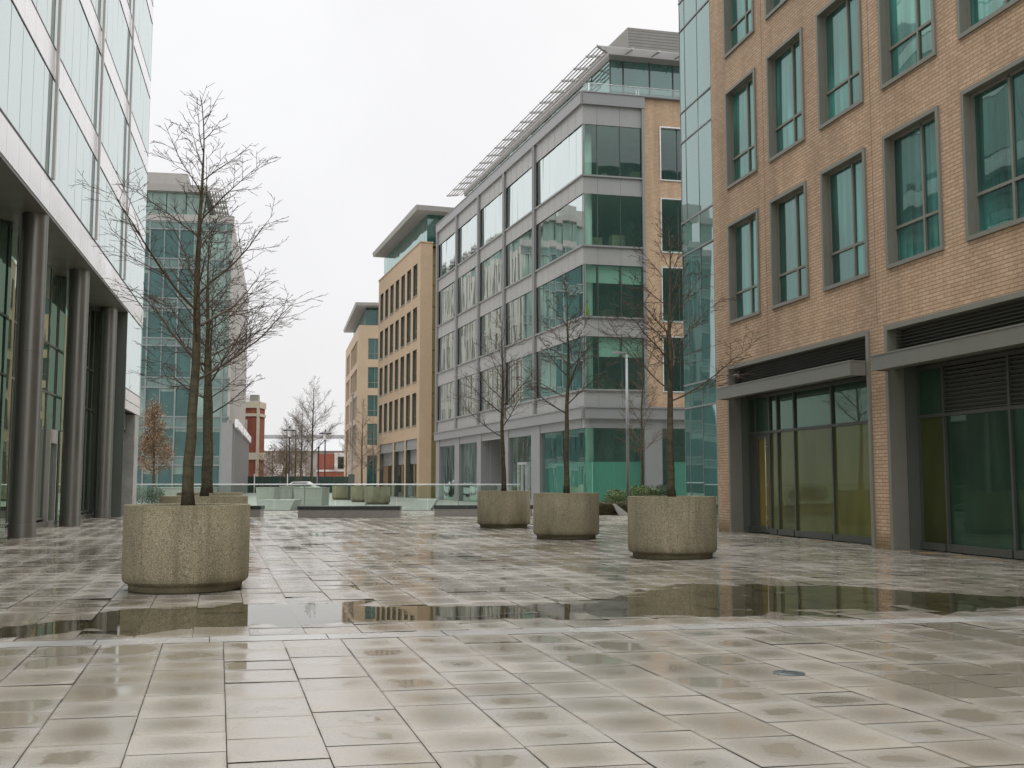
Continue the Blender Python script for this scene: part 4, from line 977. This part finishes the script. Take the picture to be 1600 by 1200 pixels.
m.hexa([E_(2, 4.1, 30.35), E_(30, 4.1, 30.35), E_(30, WT, 30.35), E_(2, WT, 30.35), E_(2, 4.6, 32.0), E_(30, 4.6, 32.0), E_(30, WT, 32.0), E_(2, WT, 32.0)])
m.build('roof', 'roof_grey', T)
m = MB()
for k in range(6):
    r = 2.45 - k * .27
    m.hexa([E_(.2, r, 30.05 - k * .02), E_(40, r, 30.05 - k * .02), E_(40, r - .12, 30.0 - k * .02), E_(.2, r - .12, 30.0 - k * .02), E_(.2, r, 30.2 - k * .02), E_(40, r, 30.2 - k * .02), E_(40, r - .12, 30.15 - k * .02), E_(.2, r - .12, 30.15 - k * .02)])
for k in range(18):
    a = .2 + k * 2.2; m.hexa([E_(a, 2.6, 29.85), E_(a + .15, 2.6, 29.85), E_(a + .15, .95, 29.8), E_(a, .95, 29.8), E_(a, 2.6, 30.3), E_(a + .15, 2.6, 30.3), E_(a + .15, .95, 30.1), E_(a, .95, 30.1)])
m.build('sunshade', 'silver_louvre', T)

# ------------------------------------------------------------------ far background buildings
T = thing('red_brick_building', 'red brick building with cream stone bands at the end of the street', 'building', (-36, 150, 0))
m = MB(); m.box(-52, -36.2, 150, 153.5, 0, 12.0); m.build('wall', 'red_brick', T)
m = MB()
for z0, z1 in ((4.6, 5.6), (12.0, 12.9), (10.8, 11.2)): m.box(-52.2, -36.05, 149.85, 153.6, z0, z1)
m.box(-36.5, -36.15, 149.8, 150.2, 0, 12)
m.build('stone_band', 'cream_stone', T)
for x in (-38.6, -41.5, -44.5):
    for z in (1.0, 7.6):
        m = MB(); m.box(x - .75, x + .75, 149.88, 149.99, z - .15, z + 2.7); fr = m.build('window', 'cream_stone', T)
        m = MB(); m.box(x - .5, x + .5, 149.84, 149.879, z + .1, z + 2.4); m.build('pane', 'slot_glass', fr)
m = MB(); m.hexa([(-52, 150, 12.9), (-36.3, 150, 12.9), (-36.3, 153.5, 12.9), (-52, 153.5, 12.9), (-50, 151, 13.9), (-38, 151, 13.9), (-38, 153, 13.9), (-50, 153, 13.9)]); m.box(-37.6, -36.4, 150.1, 151, 12.9, 13.9); rf = m.build('roof', 'roof_grey', T)
T = thing('long_warehouse', 'long low grey building with a pale metal roof beyond the hoarding', 'building', (-37, 195, 0))
m = MB(); m.box(-62, -24, 195, 225, 0, 7.2); m.build('wall', 'warehouse_wall', T)
m = MB(); m.hexa([(-62.5, 194.5, 7.2), (-23.5, 194.5, 7.2), (-23.5, 225, 7.2), (-62.5, 225, 7.2), (-62.5, 206, 9.9), (-23.5, 206, 9.9), (-23.5, 214, 9.9), (-62.5, 214, 9.9)]); m.box(-62, -24, 207, 213, 9.9, 10.7); m.build('roof', 'warehouse_roof', T)
for x in range(-60, -25, 4):
    m = MB(); m.box(x, x + 1.6, 194.9, 194.99, 2.6, 5.0); m.build('window', 'white_panel', T)
T = thing('red_shop_building', 'small red and white shop building beside the far sandstone block', 'building', (-34, 178, 0))
m = MB(); m.box(-33.0, -24, 178, 188, 0, 3.2); m.box(-33, -30.2, 178.2, 188, 3.2, 6.2); m.build('wall', 'red_brick', T)
m = MB(); m.box(-30.1, -24, 178.3, 188, 3.2, 6.4); m.box(-33.1, -23.9, 177.9, 178.0, 3.2, 3.5); m.build('upper_wall', 'white_panel', T)
for x in (-29.0, -27.2, -25.4):
    m = MB(); m.box(x - .5, x + .5, 178.2, 178.29, 3.7, 5.7); m.build('window', 'slot_glass', T)

# ------------------------------------------------------------------ balustrade and benches
BL = Fac(-18.6, 50.35, 1, -.03, 0, -1)
T = thing('glass_balustrade', 'long glass balustrade with a steel handrail across the far edge of the plaza', 'balustrade', BL.p(0, 0))
RH = 1.26; npan = 13; LENB = 19.0; wd = LENB / npan
for k in range(npan):
    m = MB(); m.fbox(BL, k * wd + .012, (k + 1) * wd - .012, .06, RH - .04, -.009, .009); m.build('glass_panel', 'rail_glass', T)
m = MB(); m.tube([BL.p(0, RH, 0), BL.p(LENB, RH, 0)], [.028, .028], 10); m.build('handrail', 'bright_metal', T)
for k in (0, 3, 6, 8, 11, 13):
    m = MB(); m.fbox(BL, k * wd - .02, k * wd + .02, 0, RH - .03, .012, .05); m.build('post', 'lamp_grey', T)
m = MB(); m.fbox(BL, 0, LENB, 0, .06, -.05, .05); m.build('base_channel', 'drain_stone', T)
for i, (x0, x1, y, lab) in enumerate(((-13.9, -9.87, 41.5, 'long low stone bench with black slab seat, half hidden behind the left planters'), (-8.28, -4.31, 40.75, 'long low stone bench with black slab seat, the whole middle one in the open'), (-3.12, 0.85, 42.2, 'long low stone bench with black slab seat, behind the right hand planters'))):
    t = thing('stone_bench', lab, 'bench', ((x0 + x1) / 2, y + .3, 0), 'benches along the balustrade')
    m = MB(); n_ = 3
    for k in range(n_): a = x0 + .02 + k * (x1 - x0 - .04) / n_; m.box(a + .003, a + (x1 - x0 - .04) / n_ - .003, y + .02, y + .62, 0, .30)
    m.build('base', 'wet_granite', t)
    m = MB(); m.box(x0, x1, y, y + .66, .302, .44); m.build('seat', 'black_granite', t)

# ------------------------------------------------------------------ bare trees
def grow(seed, height=6.2, clear=2.55, r0=.068, nlat=20, spread=1.75, twigs=1.0, fine=True, lean=0.0, minr=0.0028):
    rg = random.Random(seed); tr = MB(); cr = MB()
    n = 16; pts = []; rs = []; x = y = 0
    for i in range(n + 1):
        f = i / n; x += rg.gauss(lean, .012); y += rg.gauss(0, .012)
        pts.append(Vector((x, y, height * f))); rs.append(max(r0 * (1 - f) ** .8 * (1 if f > .02 else 1.25), .007))
    tr.tube(pts, rs, 10)
    def at(z):
        f = min(max(z / height * n, 0), n - 1e-4); i = int(f); return pts[i].lerp(pts[i + 1], f - i), rs[i] + (rs[i + 1] - rs[i]) * (f - i)
    def branch(p, d, L, r, lev, up):
        k = max(3, int(L / (.14 if lev < 2 else .09))); k = min(k, 14); q = p.copy(); ps = [q.copy()]; rr = [r]
        for i in range(k):
            d = (d + Vector((rg.gauss(0, .065), rg.gauss(0, .065), rg.gauss(up * 1.3, .05)))).normalized()
            q = q + d * (L / k); ps.append(q.copy()); rr.append(max(r * (1 - (i + 1) / k) ** .75, minr * .8))
        cr.tube(ps, rr, 5 if lev == 0 else (4 if lev == 1 else 3), cap=False)
        if lev >= (3 if fine else 2): return
        nch = int(twigs * {0: 4 + L * 5.5, 1: 2 + L * 6.5, 2: 1 + L * 5}[lev]); sd = rg.choice((-1, 1))
        for c in range(nch):
            f = .18 + .80 * (c + rg.random() * .8) / max(nch, 1); f = min(f, .99); i = min(int(f * k), k - 1); b = ps[i].lerp(ps[i + 1], f * k - i)
            t = (ps[i + 1] - ps[i]).normalized(); ax = t.cross(Vector((0, 0, 1)))
            if ax.length < .05: ax = Vector((1, 0, 0))
            ax.normalize(); sd = -sd
            side = (ax * sd * rg.uniform(.6, 1.0) + t.cross(ax) * rg.uniform(-.5, .9) * (1 if rg.random() < .75 else -1)).normalized()
            ang = rg.uniform(.55, .95); nd = (t * math.cos(ang) + side * math.sin(ang)).normalized()
            nl = L * (1 - f * .55) * rg.uniform(.28, .52) if lev == 0 else L * rg.uniform(.3, .6)
            nl = max(nl, .09); nr = max(rr[i] * rg.uniform(.45, .65), minr)
            branch(b, nd, nl, nr, lev + 1, up * .7 + .01)
    az = rg.random() * 6.28
    for i in range(nlat):
        f = i / (nlat - 1); z = clear + (height * .95 - clear) * f ** .9; p, r = at(z); az += 2.4 + rg.gauss(0, .35)
        tilt = rad(62 - 26 * f + rg.gauss(0, 6)); L = spread * (1.05 - .78 * f) * rg.uniform(.75, 1.15)
        d = Vector((math.cos(az) * math.sin(tilt), math.sin(az) * math.sin(tilt), math.cos(tilt)))
        branch(p, d, L, max(r * rg.uniform(.34, .48), .009), 0, .035)
    p, r = at(height * .985)
    for _ in range(3): branch(p, Vector((rg.gauss(0, .35), rg.gauss(0, .35), 1)).normalized(), .45, .006, 1, .03)
    return tr, cr
def tree_meshes(seed, name='bare_tree', tb='bark', cb='twig_bark', **kw):
    tr, cr = grow(seed, **kw); return mesh_only(tr, 'trunk', tb), mesh_only(cr, 'crown', cb)
def put_tree(name, label, cat, meshes, loc, rz=0, sc=(1, 1, 1), group=None):
    t = thing(name, label, cat, loc, group, rz); t.scale = sc
    for nm, me in zip(('trunk', 'crown'), meshes):
        o = D.objects.new(nm, me); COL.objects.link(o); o.parent = t
    return t

# planters
prof_out = [(.70, 0.0), (.715, .015), (.718, .075), (.735, .09), (.765, .105), (.790, .13), (.80, .17), (.80, 1.085), (.793, 1.10), (.70, 1.10), (.69, 1.09), (.69, .92)]
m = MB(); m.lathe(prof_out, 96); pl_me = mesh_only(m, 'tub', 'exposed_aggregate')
rgs = random.Random(9); m = MB()
m.lathe([(.69, .93), (.45, .985), (.2, 1.0), (.0, 1.005)], 40)
for i in range(len(m.v)): m.v[i].z += rgs.gauss(0, .012)
so_me = mesh_only(m, 'soil', 'soil')
def put_planter(label, loc, sc=1.0, group='round concrete planters on the plaza', rz=0):
    t = thing('concrete_planter', label, 'planter', loc, group, rz); t.scale = (sc, sc, sc)
    for nm, me in (('tub', pl_me), ('soil', so_me)):
        o = D.objects.new(nm, me); COL.objects.link(o); o.parent = t
    return t
TA = tree_meshes(3, height=5.75, clear=1.9, nlat=17, spread=2.25, lean=.004, r0=.078, minr=.0036, twigs=.9)
TB = tree_meshes(14, height=5.9, clear=2.2, nlat=19, spread=1.95, r0=.078, minr=.005, twigs=.85)
TC = tree_meshes(27, height=5.8, clear=2.3, nlat=19, spread=1.85, lean=.002, r0=.075, minr=.0055, twigs=.85)
pls = [(-4.17, 13.6, TA, 0.6, 1.0, 'big pale round concrete planter nearest the camera, at the left', 'tall bare tree in the nearest left planter'),
       (-5.80, 19.9, TB, 2.0, 1.0, 'round concrete planter second in the left row, right behind the nearest one', 'bare tree in the second planter of the left row'),
       (-7.55, 26.4, TC, 4.4, 1.02, 'round concrete planter last in the left row, only its rim showing', 'bare tree in the last planter of the left row'),
       (2.91, 19.25, TB, 5.2, 0.95, 'round concrete planter nearest on the right, in front of the glass stair tower', 'bare tree in the nearest planter of the right row'),
       (1.316, 25.7, TC, 1.1, 1.0, 'round concrete planter in the middle of the right row of three', 'bare tree in the middle planter of the right row'),
       (-0.25, 32.0, TA, 3.3, 1.03, 'round concrete planter farthest in the right row, left of the other two', 'bare tree in the farthest planter of the right row')]
for x, y, me, rz, sc, lp, lt in pls:
    put_planter(lp, (x, y, 0), .972 if y < 15 else 1.0, rz=rz)
    put_tree('bare_tree', lt, 'tree', me, (x, y, .96), rz, (sc, sc, sc * .90), 'bare trees in the plaza planters')

# ------------------------------------------------------------------ street furniture and planting beyond the plaza
TD = tree_meshes(41, height=12.5, clear=4.0, r0=.16, nlat=22, spread=4.2, fine=False, twigs=.75, cb='far_twig', minr=.009)
TE_ = tree_meshes(52, height=7.0, clear=2.2, r0=.085, nlat=18, spread=2.0, fine=False, twigs=1.1, cb='far_twig', minr=.006)
def gx_(px, Y): return (px - 800) / 1640.0 * Y * .9956 + 0.0
far = [(487, 112, TD, 1.0, 'tallest bare tree in the gap at the end of the street', .3), (470, 118, TD, .82, 'bare tree just left of the tallest one at the end of the street', 1.9), (461, 124, TD, .80, 'slim bare tree second from the left at the end of the street', 3.2),
       (447, 128, TD, .70, 'bare tree leftmost of those at the end of the street, beside a black lamp post', 4.6),
       (540, 84, TE_, .80, 'small bare tree left of the tall mast in front of the far sandstone block', 0.2), (565, 80, TE_, 1.05, 'bare tree standing in front of the corner of the far sandstone block', 2.2), (583, 84, TE_, .9, 'bare tree in front of the far sandstone block, beside its narrow windows', 4.1)]
for px, Y, me, sc, lab, rz in far: put_tree('bare_tree', lab, 'tree', me, (gx_(px, Y), Y, 0), rz, (sc, sc, sc), 'bare trees down the street')
put_tree('bare_tree', 'bare tree growing from the shrub bed beside the grey lamp post', 'tree', TE_, (gx_(1003, 47), 47, 0), 1.0, (1.0, 1.0, 1.08))

def blob_leaves(mb, c, rx, ry, rz_, n, size, rg, shell=.55):
    for _ in range(n):
        while True:
            v = Vector((rg.uniform(-1, 1), rg.uniform(-1, 1), rg.uniform(-1, 1)))
            if shell < v.length <= 1: break
        lump = 1 + .16 * math.sin(5 * v.x + 3 * v.z + c[0]) * math.cos(4 * v.y - 2 * v.z)
        p = Vector((c[0] + v.x * rx * lump, c[1] + v.y * ry * lump, c[2] + v.z * rz_ * lump))
        if p.z < 0.02: continue
        nrm = (v.normalized() + Vector((rg.gauss(0, .6), rg.gauss(0, .6), rg.gauss(0, .6)))).normalized(); a = nrm.orthogonal().normalized(); b = nrm.cross(a); s = size * rg.uniform(.6, 1.3)
        th = rg.random() * 6.28; a, b = a * math.cos(th) + b * math.sin(th), b * math.cos(th) - a * math.sin(th)
        mb.quad(p - a * s, p - b * s * .55, p + a * s, p + b * s * .55)
rgf = random.Random(77)
for (px, Y, z, rx, rz_, lab, mt) in ((962, 45.6, .62, .55, .48, 'rounded green shrub at the left end of the bed by the lamp post', 'green_leaf'), (1003, 46.6, .85, .85, .40, 'wide yellowish green shrub in the middle of the bed, under the small tree', 'green_leaf'), (1036, 46.8, .80, .55, .46, 'dark green shrub at the right end of the bed, by the planter tree', 'dark_leaf')):
    x = gx_(px, Y); t = thing('shrub', lab, 'shrub', (x, Y, 0), 'shrubs in the raised bed')
    m = MB(); blob_leaves(m, (0, 0, z), rx, .6, rz_, 2600, .035, rgf, .5); o = m.build('foliage', mt); o.parent = t
    m = MB()
    for k in range(5): m.tube([(0, 0, 0), (rgf.gauss(0, .15), rgf.gauss(0, .15), z)], [.02, .008], 5)
    o = m.build('stem', 'bark'); o.parent = t
t = thing('clipped_hedge', 'low clipped brownish hedge below the green shrubs', 'hedge', (gx_(962, 44.4), 44.4, 0))
m = MB(); 
for _ in range(5200):
    p = Vector((rgf.uniform(-.95, 1.6), rgf.uniform(-.35, .35), rgf.uniform(.03, .56)))
    if abs(p.y) < .25 and p.z < .48: p.y = -.35 + rgf.random() * .1
    nrm = Vector((rgf.gauss(0, 1), rgf.gauss(-.6, 1), rgf.gauss(.5, 1))).normalized(); a = nrm.orthogonal().normalized() * .032; b = nrm.cross(a) * .6; m.quad(p - a, p - b, p + a, p + b)
m.box(-.9, 1.55, -.22, .3, 0, .45)
o = m.build('foliage', 'hedge_leaf'); o.parent = t
t = thing('sloped_stone_block', 'small wedge shaped pale stone block by the clipped hedge', 'stone block', (gx_(968, 43.7), 43.7, 0))
m = MB(); m.hexa([(-.05, -.3, 0), (.42, -.3, 0), (.42, .3, 0), (-.05, .3, 0), (-.28, -.3, .46), (-.18, -.3, .46), (-.18, .3, .46), (-.28, .3, .46)]); o = m.build('block', 'concrete_smooth'); o.parent = t

# lamp post with an arm
Y = 45.8; x = gx_(981, Y); t = thing('street_lamp', 'slim grey lamp post with one short arm in front of the grey office', 'street lamp', (x, Y, 0))
m = MB(); m.tube([(0, 0, 0), (0, 0, 7.0)], [.07, .055], 14); o = m.build('pole', 'lamp_grey'); o.parent = t
m = MB(); m.tube([(0.05, 0, 6.98), (-.25, 0, 7.03)], [.03, .03], 8); m.hexa([(-.62, -.1, 6.98), (-.2, -.1, 6.96), (-.2, .1, 6.96), (-.62, .1, 6.98), (-.58, -.08, 7.07), (-.2, -.08, 7.09), (-.2, .08, 7.09), (-.58, .08, 7.07)]); o = m.build('lamp_head', 'lamp_grey'); o.parent = t
def lantern(px, Y, h, lab):
    t = thing('lantern_post', lab, 'street lamp', (gx_(px, Y), Y, 0), 'black lantern posts at the end of the street')
    m = MB(); m.lathe([(.16, 0), (.16, .9), (.09, 1.0), (.065, 1.2), (.055, h - .75), (.1, h - .72)], 14); o = m.build('pole', 'lamp_black'); o.parent = t
    m = MB(); m.lathe([(.08, h - .72), (.17, h - .62), (.25, h - .15)], 14); o = m.build('lamp_glass', 'white_panel'); o.parent = t
    m = MB(); m.lathe([(.62, h - .16), (.60, h - .08), (.30, h + .05), (.08, h + .12), (.05, h + .3), (0, h + .34)], 18); o = m.build('lamp_hood', 'lamp_black'); o.parent = t
lantern(507, 100, 6.1, 'black post with a flat disc lantern, right of the tallest bare tree'); lantern(451, 100, 6.4, 'black post with a flat disc lantern, left of the bare trees')
for px, Y, h, lab, c in ((497, 105, 4.9, 'short plain black post between the tallest bare tree and the lantern', 'lamp_black'), (549, 82, 8.3, 'tall thin grey mast against the corner of the far sandstone block', 'lamp_grey')):
    t = thing('signal_post' if h < 6 else 'tall_mast', lab, 'post', (gx_(px, Y), Y, 0)); m = MB(); m.lathe([(.11, 0), (.11, .5), (.085, .55), (.07, h - .12), (.12, h - .1), (.12, h), (0, h + .06)], 12)
    o = m.build('pole', c); o.parent = t
    if h > 6:
        m = MB(); m.box(-.22, .22, -.2, .2, 0, 2.0); o = m.build('cabinet', 'dark_frame'); o.parent = t
# hoarding
t = thing('site_hoarding', 'dark green site hoarding with white posts across the end of the street', 'fence', (-30, 140, 0))
m = MB(); k = -38.0
while k < -22.4: m.box(k + .02, k + 2.38, 140, 140.06, 0, 2.15); k += 2.4
m.build('panel', 'hoarding_green', t)
for x in (-34.2, -29.8, -25.8): m = MB(); m.box(x - .06, x + .06, 139.85, 139.98, 0, 2.5); m.build('post', 'white_paint', t)
# stone blocks and planters on the far plaza
def block(label, x0, x1, y0, y1, h, mt='pale_stone', tap=.06):
    t = thing('stone_block', label, 'stone block', ((x0 + x1) / 2, (y0 + y1) / 2, 0), 'pale stone blocks beyond the balustrade')
    m = MB(); m.hexa([(x0 + tap, y0, 0), (x1 - tap, y0, 0), (x1 - tap, y1, 0), (x0 + tap, y1, 0), (x0, y0, h), (x1, y0, h), (x1, y1, h), (x0, y1, h)]); m.build('block', mt, t)
    m = MB(); m.hexa([(x0 - .02, y0 - .02, h + .003), (x1 + .02, y0 - .02, h + .003), (x1 + .02, y1, h + .003), (x0 - .02, y1, h + .003), (x0 - .02, y0 - .02, h + .07), (x1 + .02, y0 - .02, h + .07), (x1 + .02, y1, h + .07), (x0 - .02, y1, h + .07)]); m.build('coping', 'concrete_smooth', t)
block('large pale stone block seen through the glass above the middle bench', gx_(459, 62), gx_(504, 62), 62, 64.5, 1.0)
block('grey stone block seen through the glass left of the large one', gx_(400, 76), gx_(428, 76), 76, 78.5, .95)
block('small grey stone block beside the large one, farther away', gx_(437, 88), gx_(457, 88), 88, 91, 1.0, 'stone_wall')
block('long pale stone planter box in front of the teal glass block', gx_(238, 62), gx_(318, 62), 62, 65, 1.0, 'concrete_smooth')
for lab, xs_, Y in (('sloping stone plinth just beyond the glass, left of the middle bench', (403, 453, 458, 399), 51.2), ('sloping stone plinth just beyond the glass, right of the middle bench', (628, 672, 681, 650), 51.2)):
    t = thing('sloped_plinth', lab, 'stone plinth', (gx_(xs_[0], Y), Y, 0), 'sloping stone plinths beyond the balustrade')
    a, b_, c, d_ = [gx_(q_, Y) for q_ in xs_]; m = MB()
    m.hexa([(a, Y, 0), (b_, Y, 0), (b_, Y + 2.2, 0), (a, Y + 2.2, 0), (d_, Y + .35, .5), (c, Y + .35, .5), (c, Y + 2.2, .5), (d_, Y + 2.2, .5)]); m.build('block', 'concrete_smooth', t)
for px, Y, lab in ((590, 66, 'round planter seen through the glass in front of the sandstone shopfronts'), (566, 74, 'round planter seen through the glass, second beyond the middle bench'), (535, 84, 'round planter seen through the glass, farthest along the street')):
    put_planter(lab, (gx_(px, Y), Y, 0), 1.0, 'round planters beyond the balustrade')
t = thing('long_hedge', 'dark green hedge behind the left end of the balustrade', 'hedge', (-21.2, 58.5, 0))
m = MB()
for k in range(7): blob_leaves(m, (-1.2 + k * .45, 0, .62), .45, .45, .5, 700, .05, rgf, .45)
o = m.build('foliage', 'dark_leaf'); o.parent = t
# brown-leaved trees
def brown_tree(px, Y, h, rw, z0, lab, n, mt='brown_leaf', size=.09):
    t = thing('brown_leaved_tree', lab, 'tree', (gx_(px, Y), Y, 0)); tr, cr = grow(int(px), height=h, clear=z0, r0=.016 * h, nlat=24, spread=rw * 1.2, fine=False, twigs=.8, minr=.007)
    o = tr.build('trunk', 'bark'); o.parent = t
    m = cr; rg = random.Random(int(px) + 5); c0 = len(cr.v)
    cand = [v.copy() for v in cr.v]
    o = cr.build('branch', 'far_twig'); o.parent = t
    m = MB()
    for _ in range(n):
        p = rg.choice(cand) + Vector((rg.gauss(0, .22), rg.gauss(0, .22), rg.gauss(-.05, .2))); nr = Vector((rg.gauss(0, 1), rg.gauss(0, 1), rg.gauss(0, 1))).normalized(); a = nr.orthogonal().normalized() * size * rg.uniform(.5, 1.2); b = nr.cross(a) * .6
        m.quad(p - a, p - b, p + a, p + b)
    o = m.build('foliage', mt); o.parent = t
brown_tree(240, 66, 6.2, 1.25, 1.8, 'small copper leaved tree in front of the teal glass block', 6500, size=.06)
brown_tree(425, 148, 6.2, 2.8, 1.0, 'brown twiggy tree behind the hoarding, near the red brick building', 1500, size=.10)
brown_tree(448, 150, 6.4, 2.8, 1.0, 'brown twiggy tree behind the hoarding, left of the bare trees', 1300, size=.10)
brown_tree(472, 153, 5.6, 2.4, 1.0, 'low brown twiggy tree behind the hoarding, under the tallest bare tree', 1000, size=.10)
# a parked car far off
t = thing('parked_car', 'small white car parked beyond the balustrade', 'car', (gx_(468, 104), 104, 0))
m = MB(); prof = [(-2.0, .35), (-2.05, .75), (-1.9, .9), (-1.2, .98), (-.55, 1.42), (.9, 1.45), (1.6, 1.0), (2.0, .9), (2.05, .5), (2.0, .35)]
n_ = len(prof)
for (ya, yb) in ((-.8, .8),):
    lo_ = [Vector((x_, ya if z_ < 1 else ya + .15, z_)) for x_, z_ in prof]; hi_ = [Vector((x_, yb if z_ < 1 else yb - .15, z_)) for x_, z_ in prof]
    for i in range(n_): j = (i + 1) % n_; m.quad(lo_[i], lo_[j], hi_[j], hi_[i])
    i0 = len(m.v); m.v += lo_ + hi_; m.f.append(tuple(range(i0, i0 + n_))); m.f.append(tuple(reversed(range(i0 + n_, i0 + 2 * n_)))); m.mi += [0, 0]; m.sm += [False, False]
o = m.build('body', 'white_paint'); o.parent = t
m = MB()
for y_ in (-.80, .80): s_ = 1 if y_ > 0 else -1; m.quad((-1.05, y_ - .005 * s_, 1.01), (1.4, y_ - .005 * s_, 1.01), (.8, y_ - .11 * s_, 1.37), (-.5, y_ - .11 * s_, 1.37))
o = m.build('side_window', 'slot_glass'); o.parent = t
for x_ in (-1.25, 1.25):
    for y_ in (-.72, .72): m = MB(); m.tube([(x_, y_ - .1, .32), (x_, y_ + .1, .32)], [.32, .32], 18); o = m.build('wheel', 'rubber'); o.parent = t
